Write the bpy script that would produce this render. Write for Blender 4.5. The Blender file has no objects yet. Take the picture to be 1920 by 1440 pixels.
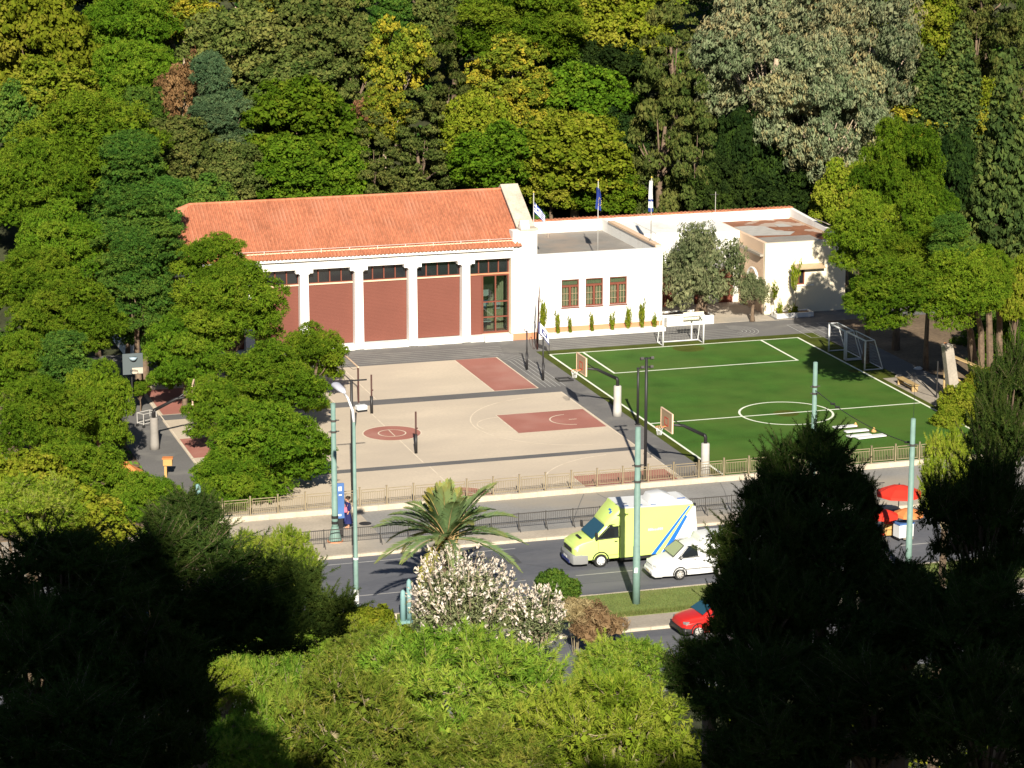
import bpy, math, random
import numpy as np
from mathutils import Vector, Matrix, noise as mnoise

# ------------------------------------------------------------------ camera, sky, sun
scene = bpy.context.scene
COL = scene.collection
R = math.radians
FOC, PITCH, YAW, CAMH = 5137.0 / 1920.0, R(13.43), R(17.08), 41.0
cam_data = bpy.data.cameras.new('camera')
cam = bpy.data.objects.new('camera', cam_data)
COL.objects.link(cam)
cam.location = (0, 0, CAMH)
cam.rotation_euler = (R(90) - PITCH, 0, -YAW)
cam_data.sensor_width = 36.0
cam_data.lens = 36.0 * FOC
cam_data.clip_start = 0.5
cam_data.clip_end = 3000
scene.camera = cam

SUN_EL, SUN_AZ = R(28.5), R(13.3)          # shadows run towards (sin az, cos az)
world = bpy.data.worlds.new('World')
scene.world = world
world.use_nodes = True
wn = world.node_tree.nodes
bg = wn['Background']
sky = wn.new('ShaderNodeTexSky')
sky.sky_type = 'NISHITA'
sky.sun_disc = False
sky.sun_elevation = SUN_EL
sky.sun_rotation = math.pi + SUN_AZ
sky.altitude = 60
sky.air_density = 0.6
sky.dust_density = 0.15
world.node_tree.links.new(sky.outputs[0], bg.inputs[0])
bg.inputs[1].default_value = 0.05
sd = bpy.data.lights.new('sun', 'SUN')
sd.energy = 5.0
sd.angle = R(0.53)
sd.color = (1.0, 0.93, 0.80)
sun = bpy.data.objects.new('sun', sd)
COL.objects.link(sun)
sdir = Vector((math.sin(SUN_AZ) * math.cos(SUN_EL), math.cos(SUN_AZ) * math.cos(SUN_EL), -math.sin(SUN_EL)))
sun.rotation_euler = sdir.to_track_quat('-Z', 'Y').to_euler()
sun.location = (0, 0, 150)
scene.view_settings.view_transform = 'Standard'
scene.view_settings.look = 'None'
scene.view_settings.exposure = 0.85
scene.view_settings.gamma = 1.0
scene.view_settings.use_curve_mapping = False
scene.cycles.max_bounces = 6
scene.cycles.diffuse_bounces = 2
scene.cycles.glossy_bounces = 2
scene.cycles.transmission_bounces = 3
scene.cycles.transparent_max_bounces = 6

# ------------------------------------------------------------------ helpers
_fw = np.array([math.sin(YAW) * math.cos(PITCH), math.cos(YAW) * math.cos(PITCH), -math.sin(PITCH)])
_rt = np.array([math.cos(YAW), -math.sin(YAW), 0.0])
_dn = np.cross(_fw, _rt)
def ray(x, y):
    """direction seen at photo position x, y (photo 1920 x 1440)"""
    return _fw + _rt * ((x - 960) / 5137.0) + _dn * ((y - 720) / 5137.0)
def along(x, y, Y):
    v = ray(x, y)
    return Vector(v * (Y / v[1])) + Vector((0, 0, CAMH))
def onz(x, y, z=0.0):
    v = ray(x, y)
    return Vector(v * ((z - CAMH) / v[2])) + Vector((0, 0, CAMH))

def gz(x, y):
    """height of the land"""
    if y < 104:
        t = (104 - y) / 104.0
        z = 33.0 * t ** 1.35 if t < 1.25 else 33.0 * 1.25 ** 1.35 + (t - 1.25) * 6
        return z - 0.3 + 0.5 * mnoise.noise(Vector((x * .11, y * .11, 0))) * min(1, (104 - y) / 12)
    if y > 189:
        d = y - 189
        k = min(d, 150)
        return 0.31 * k * min(1, k / 8) - 0.3 + 0.9 * mnoise.noise(Vector((x * .07, y * .07, 3))) * min(1, d / 15)
    return -0.3

def N(nt, t, **kw):
    n = nt.nodes.new(t)
    for k, v in kw.items():
        setattr(n, k, v)
    return n
def mat(name, col, rough=0.85, var=0.0, scale=1.5, col2=None, fine=0.0, fine_scale=30, bump=0.0, spec=0.3, metal=0.0, stretch=None, dirt=None, dirt_scale=0.3, dirt_lo=0.5, dirt_hi=0.65):
    m = bpy.data.materials.new(name)
    m.use_nodes = True
    nt = m.node_tree
    b = nt.nodes['Principled BSDF']
    b.inputs['Roughness'].default_value = rough
    b.inputs['Specular IOR Level'].default_value = spec
    b.inputs['Metallic'].default_value = metal
    b.inputs['Base Color'].default_value = (*col, 1)
    m.diffuse_color = (*col, 1)
    if var or fine or col2 or dirt or bump:
        tc = N(nt, 'ShaderNodeTexCoord')
        src = tc.outputs['Object']
        if stretch:
            mp = N(nt, 'ShaderNodeMapping')
            mp.inputs['Scale'].default_value = stretch
            nt.links.new(src, mp.inputs['Vector'])
            src = mp.outputs[0]
        def tex(s, detail=4):
            n = N(nt, 'ShaderNodeTexNoise')
            n.inputs['Scale'].default_value = s
            n.inputs['Detail'].default_value = detail
            nt.links.new(src, n.inputs['Vector'])
            return n
        a = tex(scale)
        mr = N(nt, 'ShaderNodeMapRange')
        mr.inputs['From Min'].default_value = 0.3; mr.inputs['From Max'].default_value = 0.7
        nt.links.new(a.outputs['Fac'], mr.inputs['Value'])
        mx = N(nt, 'ShaderNodeMix', data_type='RGBA')
        c2 = col2 if col2 else tuple(c * (1 - var) for c in col)
        c1 = col if col2 else tuple(min(1, c * (1 + var)) for c in col)
        mx.inputs[6].default_value = (*c1, 1); mx.inputs[7].default_value = (*c2, 1)
        nt.links.new(mr.outputs[0], mx.inputs[0])
        out = mx.outputs[2]
        if fine:
            f = tex(fine_scale, 3)
            mf = N(nt, 'ShaderNodeMix', data_type='RGBA', blend_type='MULTIPLY')
            fr = N(nt, 'ShaderNodeMapRange')
            fr.inputs['From Min'].default_value = 0.25; fr.inputs['From Max'].default_value = 0.75
            fr.inputs['To Min'].default_value = 1 - fine; fr.inputs['To Max'].default_value = 1 + fine
            nt.links.new(f.outputs['Fac'], fr.inputs['Value'])
            mf.inputs[0].default_value = 1.0
            nt.links.new(out, mf.inputs[6]); nt.links.new(fr.outputs[0], mf.inputs[7])
            out = mf.outputs[2]
        if dirt:
            f = tex(dirt_scale, 6)
            fr = N(nt, 'ShaderNodeMapRange')
            fr.inputs['From Min'].default_value = dirt_lo; fr.inputs['From Max'].default_value = dirt_hi
            nt.links.new(f.outputs['Fac'], fr.inputs['Value'])
            md = N(nt, 'ShaderNodeMix', data_type='RGBA')
            md.inputs[7].default_value = (*dirt, 1)
            nt.links.new(fr.outputs[0], md.inputs[0]); nt.links.new(out, md.inputs[6])
            out = md.outputs[2]
        nt.links.new(out, b.inputs['Base Color'])
        if bump:
            bp = N(nt, 'ShaderNodeBump')
            bp.inputs['Strength'].default_value = bump
            bp.inputs['Distance'].default_value = 0.03
            f = tex(fine_scale, 4)
            nt.links.new(f.outputs['Fac'], bp.inputs['Height'])
            nt.links.new(bp.outputs[0], b.inputs['Normal'])
    return m

def leafmat(name, dark, mid, light, transl=0.22, rnd=0.22):
    """leaf colours: each face carries its own tint, each tree its own small shift"""
    m = bpy.data.materials.new(name)
    m.use_nodes = True
    nt = m.node_tree
    nt.nodes.clear()
    out = N(nt, 'ShaderNodeOutputMaterial')
    at_ = N(nt, 'ShaderNodeAttribute', attribute_name='tint')
    rp = N(nt, 'ShaderNodeValToRGB')
    e = rp.color_ramp.elements
    e[0].position = 0.05; e[0].color = (*dark, 1)
    e[1].position = 0.95; e[1].color = (*light, 1)
    k = e.new(0.5); k.color = (*mid, 1)
    nt.links.new(at_.outputs['Fac'], rp.inputs[0])
    oi = N(nt, 'ShaderNodeObjectInfo')
    mr = N(nt, 'ShaderNodeMapRange')
    mr.inputs['To Min'].default_value = 1 - rnd; mr.inputs['To Max'].default_value = 1 + rnd
    nt.links.new(oi.outputs['Random'], mr.inputs['Value'])
    hs = N(nt, 'ShaderNodeHueSaturation')
    mh = N(nt, 'ShaderNodeMapRange')
    mh.inputs['To Min'].default_value = 0.49; mh.inputs['To Max'].default_value = 0.51
    ml = N(nt, 'ShaderNodeMath', operation='FRACT')
    mm = N(nt, 'ShaderNodeMath', operation='MULTIPLY'); mm.inputs[1].default_value = 7.31
    nt.links.new(oi.outputs['Random'], mm.inputs[0]); nt.links.new(mm.outputs[0], ml.inputs[0])
    nt.links.new(ml.outputs[0], mh.inputs['Value'])
    nt.links.new(mh.outputs[0], hs.inputs['Hue'])
    nt.links.new(mr.outputs[0], hs.inputs['Value'])
    nt.links.new(rp.outputs[0], hs.inputs['Color'])
    d = N(nt, 'ShaderNodeBsdfDiffuse')
    t = N(nt, 'ShaderNodeBsdfTranslucent')
    mx = N(nt, 'ShaderNodeMixShader')
    mx.inputs[0].default_value = transl
    nt.links.new(hs.outputs[0], d.inputs[0]); nt.links.new(hs.outputs[0], t.inputs[0])
    nt.links.new(d.outputs[0], mx.inputs[1]); nt.links.new(t.outputs[0], mx.inputs[2])
    nt.links.new(mx.outputs[0], out.inputs[0])
    return m

class MB:
    def __init__(s): s.v = []; s.f = []
    def add(s, vs, fs):
        b = len(s.v); s.v += [tuple(v) for v in vs]; s.f += [tuple(b + i for i in f) for f in fs]
        return s
    def box(s, x0, x1, y0, y1, z0, z1):
        return s.add([(x0, y0, z0), (x1, y0, z0), (x1, y1, z0), (x0, y1, z0), (x0, y0, z1), (x1, y0, z1), (x1, y1, z1), (x0, y1, z1)],
                     [(0, 3, 2, 1), (4, 5, 6, 7), (0, 1, 5, 4), (1, 2, 6, 5), (2, 3, 7, 6), (3, 0, 4, 7)])
    def obox(s, c, size, rz=0, rx=0, ry=0):
        M = Matrix.Translation(c) @ Matrix.Rotation(rz, 4, 'Z') @ Matrix.Rotation(ry, 4, 'Y') @ Matrix.Rotation(rx, 4, 'X')
        a, b, d = size[0] / 2, size[1] / 2, size[2] / 2
        vs = [M @ Vector(p) for p in ((-a, -b, -d), (a, -b, -d), (a, b, -d), (-a, b, -d), (-a, -b, d), (a, -b, d), (a, b, d), (-a, b, d))]
        return s.add(vs, [(0, 3, 2, 1), (4, 5, 6, 7), (0, 1, 5, 4), (1, 2, 6, 5), (2, 3, 7, 6), (3, 0, 4, 7)])
    def prism(s, poly, a, b, axis='y'):
        """closed 2D outline extruded along an axis from a to b"""
        n = len(poly)
        def P(p, t):
            return {'y': (p[0], t, p[1]), 'x': (t, p[0], p[1]), 'z': (p[0], p[1], t)}[axis]
        return s.add([P(p, a) for p in poly] + [P(p, b) for p in poly],
                     [tuple(range(n)), tuple(range(2 * n - 1, n - 1, -1))] + [(i, i + n, (i + 1) % n + n, (i + 1) % n) for i in range(n)])
    def tube(s, pts, rs, n=8, cap=True):
        pts = [Vector(p) for p in pts]
        if not isinstance(rs, (list, tuple)): rs = [rs] * len(pts)
        b = len(s.v)
        prev = None
        for i, p in enumerate(pts):
            d = (pts[min(i + 1, len(pts) - 1)] - pts[max(i - 1, 0)]).normalized()
            if prev is None:
                u = d.orthogonal().normalized()
            else:
                u = (prev - d * prev.dot(d))
                u = u.normalized() if u.length > 1e-5 else d.orthogonal().normalized()
            prev = u
            w = d.cross(u)
            for k in range(n):
                a = 2 * math.pi * k / n
                s.v.append(tuple(p + (u * math.cos(a) + w * math.sin(a)) * rs[i]))
        m = len(pts)
        for i in range(m - 1):
            for k in range(n):
                s.f.append((b + i * n + k, b + i * n + (k + 1) % n, b + (i + 1) * n + (k + 1) % n, b + (i + 1) * n + k))
        if cap:
            s.f.append(tuple(b + k for k in range(n - 1, -1, -1)))
            s.f.append(tuple(b + (m - 1) * n + k for k in range(n)))
        return s
    def lathe(s, prof, c=(0, 0, 0), n=16):
        return s.tube([(c[0], c[1], c[2] + z) for r, z in prof], [r for r, z in prof], n)
    def sheet(s, x0, x1, y0, y1, z): return s.add([(x0, y0, z), (x1, y0, z), (x1, y1, z), (x0, y1, z)], [(0, 1, 2, 3)])
    def build(s, name, m, parent=None, smooth=False, bevel=0, loc=None, segs=2, soft=0):
        me = bpy.data.meshes.new(name)
        org = Vector(loc) if loc is not None else (Vector((0, 0, 0)) if parent is None else Vector(parent.get('org', (0, 0, 0))))
        me.from_pydata([tuple(Vector(v) - org) for v in s.v], [], s.f)
        me.materials.append(m)
        if smooth: me.shade_smooth()
        if soft:
            me.shade_smooth(); me.set_sharp_from_angle(angle=R(soft))
        me.update()
        o = bpy.data.objects.new(name, me)
        COL.objects.link(o)
        if parent is not None: o.parent = parent
        elif loc is not None: o.location = loc
        if bevel:
            bv = o.modifiers.new('bevel', 'BEVEL'); bv.width = bevel; bv.segments = segs; bv.limit_method = 'ANGLE'; bv.angle_limit = R(35)
        return o
def tag(o, label=None, cat=None, group=None, kind=None):
    if label: o['label'] = label
    if cat: o['category'] = cat
    if group: o['group'] = group
    if kind: o['kind'] = kind
    return o
def thing(name, label, cat, loc=(0, 0, 0), group=None):
    """an Empty at the base of a thing; parts given in world coordinates are stored relative to it"""
    o = bpy.data.objects.new(name, None)
    COL.objects.link(o)
    o.location = loc
    o['org'] = tuple(loc)
    o.empty_display_size = 0.3
    return tag(o, label, cat, group)
def local(name, label, cat, loc=(0, 0, 0), group=None, rz=0.0):
    """the same for parts given in the thing's own coordinates"""
    o = thing(name, label, cat, loc, group)
    o['org'] = (0, 0, 0)
    o.rotation_euler = (0, 0, rz)
    return o
def copy_tree(o, parent=None):
    c = o.copy(); COL.objects.link(c)
    if parent is not None: c.parent = parent
    for ch in list(o.children): copy_tree(ch, c)
    return c
def structure(o): o['kind'] = 'structure'; return o

# ------------------------------------------------------------------ materials
M = {}
M['soil'] = mat('soil', (.17, .12, .075), .95, var=.35, scale=.35, fine=.3, fine_scale=4)
M['wood_floor'] = mat('leaf_litter', (.045, .05, .02), .95, var=.4, scale=.4, fine=.35, fine_scale=5)
M['asphalt'] = mat('asphalt_plaza', (.155, .148, .142), .9, var=.12, scale=.25, fine=.12, fine_scale=9, dirt=(.20, .19, .175), dirt_scale=.5)
M['road'] = mat('road_asphalt', (.108, .111, .126), .85, var=.16, scale=.3, fine=.14, fine_scale=10, stretch=(.3, 1, 1), dirt=(.150, .150, .158), dirt_scale=.35, dirt_lo=.46, dirt_hi=.68)
M['pave'] = mat('pavement_concrete', (.42, .36, .285), .9, var=.14, scale=.5, fine=.12, fine_scale=7, dirt=(.33, .30, .26), dirt_scale=.25)
M['pave_grey'] = mat('pavement_asphalt', (.26, .25, .235), .9, var=.14, scale=.35, fine=.12, fine_scale=7, dirt=(.33, .29, .235), dirt_scale=.18, dirt_lo=.45)
M['kerb'] = mat('kerb_stone', (.50, .43, .33), .9, var=.12, scale=1.2, fine=.12, fine_scale=12)
M['court'] = mat('court_beige', (.585, .49, .375), .85, var=.08, scale=.22, fine=.08, fine_scale=9, dirt=(.49, .41, .325), dirt_scale=.2, dirt_lo=.42, dirt_hi=.72, stretch=(.55, 1, 1))
M['court_red'] = mat('court_red', (.36, .145, .112), .85, var=.08, scale=.4, fine=.07, fine_scale=9, dirt=(.40, .19, .15), dirt_scale=.3)
M['strip'] = mat('court_grey', (.135, .13, .128), .85, var=.12, scale=.4, fine=.1, fine_scale=9)
M['line'] = mat('line_paint', (.70, .60, .47), .8, var=.06, scale=2, dirt=(.56, .46, .34), dirt_scale=1.1, dirt_lo=.5, dirt_hi=.7)
M['line_dim'] = mat('worn_line_paint', (.36, .35, .33), .8, var=.15, scale=2)
M['pitch_line'] = mat('pitch_line', (.78, .80, .66), .85, var=.05, scale=3)
M['turf'] = mat('turf', (.054, .128, .019), .9, var=.2, scale=.5, fine=.25, fine_scale=14, dirt=(.085, .140, .026), dirt_scale=.22, dirt_lo=.42, dirt_hi=.72, spec=.1)
M['turf_edge'] = mat('turf_edge', (.068, .085, .012), .9, var=.25, scale=.8, fine=.25, fine_scale=10, spec=.1)
M['plaster'] = mat('white_plaster', (.80, .785, .745), .85, var=.03, scale=.5, fine=.04, fine_scale=14, dirt=(.62, .58, .51), dirt_scale=1.1, dirt_lo=.56, dirt_hi=.84, stretch=(1, 1, .22))
M['cream'] = mat('cream_plaster', (.80, .71, .53), .85, var=.05, scale=.6, fine=.04, fine_scale=14)
M['peach'] = mat('peach_plaster', (.72, .52, .36), .85, var=.05, scale=.6, fine=.04, fine_scale=14)
M['coping'] = mat('coping_stone', (.50, .43, .34), .9, var=.18, scale=1.3, fine=.15, fine_scale=8)
M['tile'] = mat('clay_tile', (.44, .165, .086), .8, var=.16, scale=.6, fine=.3, fine_scale=5.5, dirt=(.48, .215, .13), dirt_scale=.9, dirt_lo=.5, dirt_hi=.75, stretch=(1, .5, .5))
M['pan_tile'] = mat('pan_tile', (.35, .125, .068), .85, var=.2, scale=.8, fine=.25, fine_scale=5)
M['terracotta'] = mat('terracotta_paint', (.55, .24, .13), .85, var=.1, scale=1)
M['deck'] = mat('roof_deck', (.26, .24, .215), .9, var=.14, scale=.5, fine=.08, fine_scale=6, dirt=(.33, .27, .22), dirt_scale=.3, dirt_lo=.48)
M['rust_deck'] = mat('rust_deck', (.25, .105, .055), .9, var=.2, scale=.7, fine=.15, fine_scale=6, dirt=(.42, .33, .27), dirt_scale=.33, dirt_lo=.56, dirt_hi=.585)
M['frame'] = mat('brown_frame', (.17, .05, .03), .6, var=.1, scale=2)
M['dkmetal'] = mat('dark_metal', (.018, .017, .018), .5, spec=.5)
M['brown_metal'] = mat('brown_metal', (.07, .03, .025), .6)
M['bronze'] = mat('bronze_railing', (.25, .20, .125), .6, var=.15, scale=2)
M['guard'] = mat('grey_railing', (.06, .055, .05), .6, var=.2, scale=2)
M['green_pole'] = mat('green_pole', (.165, .26, .225), .6, var=.1, scale=.8, fine=.1, fine_scale=5)
M['teal'] = mat('teal_post', (.19, .33, .33), .6, var=.08, scale=1)
M['white'] = mat('white_paint', (.70, .70, .69), .5, var=.03, scale=2)
M['pad'] = mat('padding', (.44, .42, .385), .8, var=.1, scale=2)
M['board'] = mat('backboard_wood', (.42, .31, .19), .7, var=.1, scale=1.5)
M['lime'] = mat('lime_paint', (.60, .76, .19), .35, var=.02, scale=1, spec=.5)
M['blue'] = mat('blue_paint', (.015, .14, .55), .4, spec=.5)
M['navy'] = mat('navy', (.03, .04, .16), .7)
M['glass'] = mat('dark_glass', (.012, .015, .017), .06, spec=.7)
M['wind'] = mat('windscreen_glass', (.02, .075, .11), .06, spec=.8)
M['wind_green'] = mat('car_windscreen_glass', (.045, .07, .04), .08, spec=.8)  # green of a reflection put into the glass colour
M['tyre'] = mat('tyre_rubber', (.02, .02, .02), .9)
M['bumper'] = mat('grey_plastic', (.22, .22, .215), .6)
M['red'] = mat('red_cloth', (.62, .035, .018), .7, var=.1, scale=1)
M['red_paint'] = mat('red_paint', (.50, .02, .015), .3, spec=.5)
M['orange'] = mat('orange_panel', (.62, .22, .07), .7, var=.12, scale=2)
M['yellowbox'] = mat('yellow_panel', (.48, .29, .10), .7, var=.08, scale=2)
M['timber'] = mat('timber', (.42, .29, .13), .8, var=.18, scale=2, fine=.15, fine_scale=9)
M['concrete'] = mat('concrete', (.34, .295, .24), .9, var=.14, scale=.8, fine=.12, fine_scale=7)
M['bark'] = mat('bark', (.15, .105, .07), .95, var=.3, scale=1.5, fine=.3, fine_scale=7)
M['palebark'] = mat('pale_bark', (.40, .31, .22), .95, var=.25, scale=1.5, fine=.25, fine_scale=7)
M['twig'] = mat('twig_wood', (.27, .22, .13), .95, var=.25, scale=2)
M['hall'] = mat('hall_wall', (.075, .075, .055), .9, var=.1, scale=1)
M['curtain'] = mat('curtain', (.64, .56, .36), .9, var=.08, scale=2)
M['skin'] = mat('skin', (.50, .26, .17), .6)
M['hair'] = mat('hair', (.03, .018, .012), .7)
M['dress'] = mat('blue_dress', (.012, .016, .085), .8, var=.2, scale=4)
M['pink'] = mat('pink_bag', (.66, .16, .22), .7)
M['flag_blue'] = mat('flag_blue', (.03, .06, .30), .8)
M['flag_white'] = mat('flag_white', (.78, .78, .78), .8)
M['gold'] = mat('gold_print', (.6, .45, .08), .7)
M['sign_blue'] = mat('sign_blue', (.07, .15, .36), .5, var=.15, scale=1)
M['shutter'] = mat('red_shutter', (.172, .058, .040), .75, var=.05, scale=.5)

# ------------------------------------------------------------------ land, road, pavements
def terrain():
    xs = np.concatenate([np.linspace(-320, -60, 14), np.arange(-52, 132, 4.0), np.linspace(140, 420, 15)])
    ys = np.concatenate([np.linspace(-160, -24, 9), np.arange(-20, 276, 4.0), np.linspace(284, 640, 16)])
    vs = [(x, y, gz(x, y)) for y in ys for x in xs]
    nx = len(xs)
    fs = [(j * nx + i, j * nx + i + 1, (j + 1) * nx + i + 1, (j + 1) * nx + i) for j in range(len(ys) - 1) for i in range(nx - 1)]
    mb = MB(); mb.v = vs; mb.f = fs
    return structure(mb.build('ground', M['wood_floor'], smooth=True))
terrain()
def slab(name, m, x0, x1, y0, y1, z, depth=0.5):
    return structure(MB().box(x0, x1, y0, y1, z - depth, z).build(name, m))
def sheet(name, m, x0, x1, y0, y1, z):
    return structure(MB().sheet(x0, x1, y0, y1, z).build(name, m))
slab('lower_road', M['road'], -60, 150, 107.5, 115.3, -0.12, .3)
slab('road', M['road'], -60, 150, 120.7, 130.55, -0.12, .3)
slab('crossing_road', M['road'], 22, 31.2, 115.3, 120.7, -0.12, .3)
slab('lower_pavement', M['concrete'], 31.2, 150, 115.3, 117.0, 0.0)
def jitter_kerb(name, x0, x1, y0, y1, z0, z1, m, seg=1.0, parent=None):
    mb = MB(); x = x0; r = random.Random(len(name))
    while x < x1:
        e = min(x + seg, x1)
        dy = r.uniform(-.008, .008)
        mb.box(x + .006, e - .006, y0 + dy, y1 + dy, z0, z1 + r.uniform(-.008, .008))
        x = e
    o = mb.build(name, m)
    o['kind'] = 'structure'
    return o
jitter_kerb('median_kerb', 31.2, 120, 120.55, 120.7, -.3, .02, M['kerb'])
jitter_kerb('lower_kerb', 31.2, 120, 115.15, 115.3, -.3, .015, M['kerb'])
jitter_kerb('road_kerb', -20, 120, 130.55, 130.75, -.3, .03, M['kerb'])
slab('pavement', M['pave_grey'], 33.8, 150, 130.75, 138.1, 0.0)
slab('side_pavement', M['pave'], -60, 33.8, 130.75, 138.1, 0.0)
sheet('kerbside_strip', M['pave'], 33.8, 120, 130.76, 132.0, 0.004)
# painted lines of the road
for i in range(16):
    x0 = 12 + i * 5.9
    sheet('lane_line', M['line_dim'], x0, x0 + 3.3, 124.18, 124.28, -0.116)
sheet('edge_line', M['line_dim'], -20, 40, 129.55, 129.65, -0.116)
sheet('edge_line', M['line_dim'], -20, 31.0, 120.95, 121.05, -0.116)

# ------------------------------------------------------------------ school yard
slab('school_yard', M['asphalt'], 24.2, 92, 138.36, 180, 0.0)
slab('side_yard', M['soil'], -60, 24.2, 138.36, 186, -0.03, .4)
slab('building_apron', M['pave'], 65.4, 74.2, 177.6, 186.5, 0.02, .3)
sheet('beige_court', M['court'], 27.2, 51.7, 162.5, 171.85, 0.004)
sheet('beige_court', M['court'], 27.2, 52.85, 146.85, 161.2, 0.004)
sheet('beige_court', M['court'], 27.2, 52.95, 138.42, 146.1, 0.004)
sheet('grey_strip', M['strip'], 27.2, 52.8, 161.2, 162.5, 0.003)
sheet('grey_strip', M['strip'], 27.2, 52.9, 146.1, 146.85, 0.003)
for x0, x1, y0, y1 in ((48.8, 51.65, 162.62, 171.8), (47.08, 52.65, 151.85, 156.45), (47.1, 52.6, 138.5, 141.65),
                       (27.5, 30.6, 162.62, 169.3), (27.4, 32.9, 151.85, 156.45)):
    sheet('red_key', M['court_red'], x0, x1, y0, y1, 0.008)
def disc(name, m, cx, cy, r, z, n=48, r0=0.0, a0=0.0, a1=2 * math.pi, y_clip=None):
    mb = MB(); full = abs(a1 - a0 - 2 * math.pi) < 1e-6
    k = n if full else n + 1
    A = [a0 + (a1 - a0) * i / n for i in range(k)]
    P = lambda rr, a: (cx + rr * math.cos(a), max(cy + rr * math.sin(a), y_clip) if y_clip else cy + rr * math.sin(a), z)
    if r0 == 0:
        mb.add([P(r, a) for a in A], [tuple(range(k))])
    else:
        vs = [P(r, a) for a in A] + [P(r0, a) for a in A]
        mb.add(vs, [(i, (i + 1) % k, k + (i + 1) % k, k + i) for i in range(n)])
    return structure(mb.build(name, m))
LZ = 0.012
disc('red_circle', M['court_red'], 39.83, 154.1, 1.76, 0.008)
disc('circle_line', M['line'], 39.83, 154.1, 1.80, LZ, r0=1.71)
disc('circle_line', M['line'], 39.83, 154.1, .86, LZ, r0=.78)
disc('red_circle', M['court_red'], 40.0, 139.6, 1.76, 0.008, n=48, a0=-.6, a1=math.pi + .6)
disc('circle_line', M['line'], 40.0, 139.6, 1.80, LZ, r0=1.71, a0=-.6, a1=math.pi + .6)
disc('circle_line', M['line'], 40.0, 139.6, .86, LZ, r0=.78)
def line(x0, x1, y0, y1, z=LZ, m='line', name='court_line'): return sheet(name, M[m], x0, x1, y0, y1, z)
w = .09
# back court
line(48.71, 48.8, 162.6, 171.8); line(51.65, 51.74, 162.55, 171.85); line(40.98, 41.06, 162.55, 171.8); line(36.3, 36.38, 162.55, 171.8)
line(38.3, 38.36, 162.55, 171.8); line(30.6, 30.69, 162.6, 169.3)
line(39.7, 39.78, 161.25, 162.45, m='line_dim')
# main court
line(47.0, 47.08, 151.8, 156.5); line(47.0, 52.7, 156.45, 156.53); line(47.0, 52.7, 151.77, 151.85); line(52.72, 52.8, 146.9, 161.15)
line(39.79, 39.87, 146.9, 152.3); line(39.79, 39.87, 155.9, 161.15); line(39.79, 39.85, 153.24, 155.0)
line(32.9, 32.98, 151.8, 156.5); line(27.3, 32.9, 156.45, 156.53); line(27.3, 32.9, 151.77, 151.85); line(27.28, 27.36, 138.6, 171.8)
disc('three_point_line', M['line'], 51.2, 154.15, 6.25, LZ, r0=6.17, a0=R(97), a1=R(263))
disc('free_throw_line', M['line'], 47.04, 154.15, 1.84, LZ, r0=1.76, a0=R(90), a1=R(270))
disc('restricted_line', M['line'], 51.1, 154.15, 1.3, LZ, r0=1.22, a0=R(90), a1=R(270))
line(51.0, 51.5, 154.1, 154.2)
disc('three_point_line', M['line'], 28.9, 154.15, 6.25, LZ, r0=6.17, a0=R(-83), a1=R(83))
# front court
line(47.02, 47.1, 138.5, 141.7); line(47.02, 52.7, 141.65, 141.73); line(52.85, 52.93, 138.45, 146.05); line(39.9, 39.98, 141.4, 146.05)
disc('three_point_line', M['line'], 51.2, 139.4, 6.25, LZ, r0=6.17, a0=R(97), a1=R(189), y_clip=138.5)
disc('free_throw_line', M['line'], 47.04, 139.4, 1.84, LZ, r0=1.76, a0=R(90), a1=R(205), y_clip=138.5)
# football pitch
sheet('turf_border', M['turf_edge'], 54.75, 75.2, 138.45, 172.7, 0.004)
sheet('turf', M['turf'], 55.3, 73.45, 138.5, 171.6, 0.008)
def pl(x0, x1, y0, y1): return sheet('pitch_line', M['pitch_line'], x0, x1, y0, y1, 0.014)
pl(55.28, 73.5, 171.45, 171.6); pl(55.28, 55.43, 138.5, 171.45); pl(73.35, 73.5, 138.5, 171.45)
pl(55.43, 73.35, 151.65, 151.8)
pl(57.65, 57.8, 165.1, 171.45); pl(70.6, 70.75, 165.1, 171.45); pl(57.65, 70.75, 164.95, 165.1)
disc('pitch_line', M['pitch_line'], 64.3, 151.72, 2.95, 0.0145, n=64, r0=2.81)
# running track lanes before the buildings
for k in range(6):
    line(31.5, 52.4 + .1 * k, 172.35 + .52 * k, 172.42 + .52 * k, .006, 'line_dim', 'lane_line')
for k in range(6):
    line(56.2, 70.0, 173.0 + .50 * k, 173.07 + .50 * k, .006, 'line_dim', 'lane_line')
for k in range(5):
    disc('lane_line', M['line_dim'], 70.0, 174.8, .62 + .28 * k, .006, n=20, r0=.56 + .28 * k, a0=-math.pi / 2, a1=math.pi / 2)
    line(52.2 + .33 * k, 52.26 + .33 * k, 162.6, 170.4, .006, 'line_dim', 'lane_line')
    disc('lane_line', M['line_dim'], 50.9, 170.4, 1.36 + .33 * k, .006, n=14, r0=1.30 + .33 * k, a0=0, a1=math.pi / 2)
for k in range(7):
    line(74.3 + .75 * k, 74.36 + .75 * k, 171.2, 175.6, .006, 'line_dim', 'hopscotch_line')
for k in range(3):
    line(74.3, 78.86, 171.2 + 2.2 * k, 171.26 + 2.2 * k, .0065, 'line_dim', 'hopscotch_line')
line(72.4, 75.6, 177.3, 177.42, .006, 'line', 'lane_line')
M['crack'] = mat('tar_seam', (.15, .145, .14), .8)
M['tar'] = mat('tar_line', (.065, .065, .068), .8)
M['patch'] = mat('road_patch', (.082, .082, .088), .85, var=.15, scale=.8, fine=.15, fine_scale=9)
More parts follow.
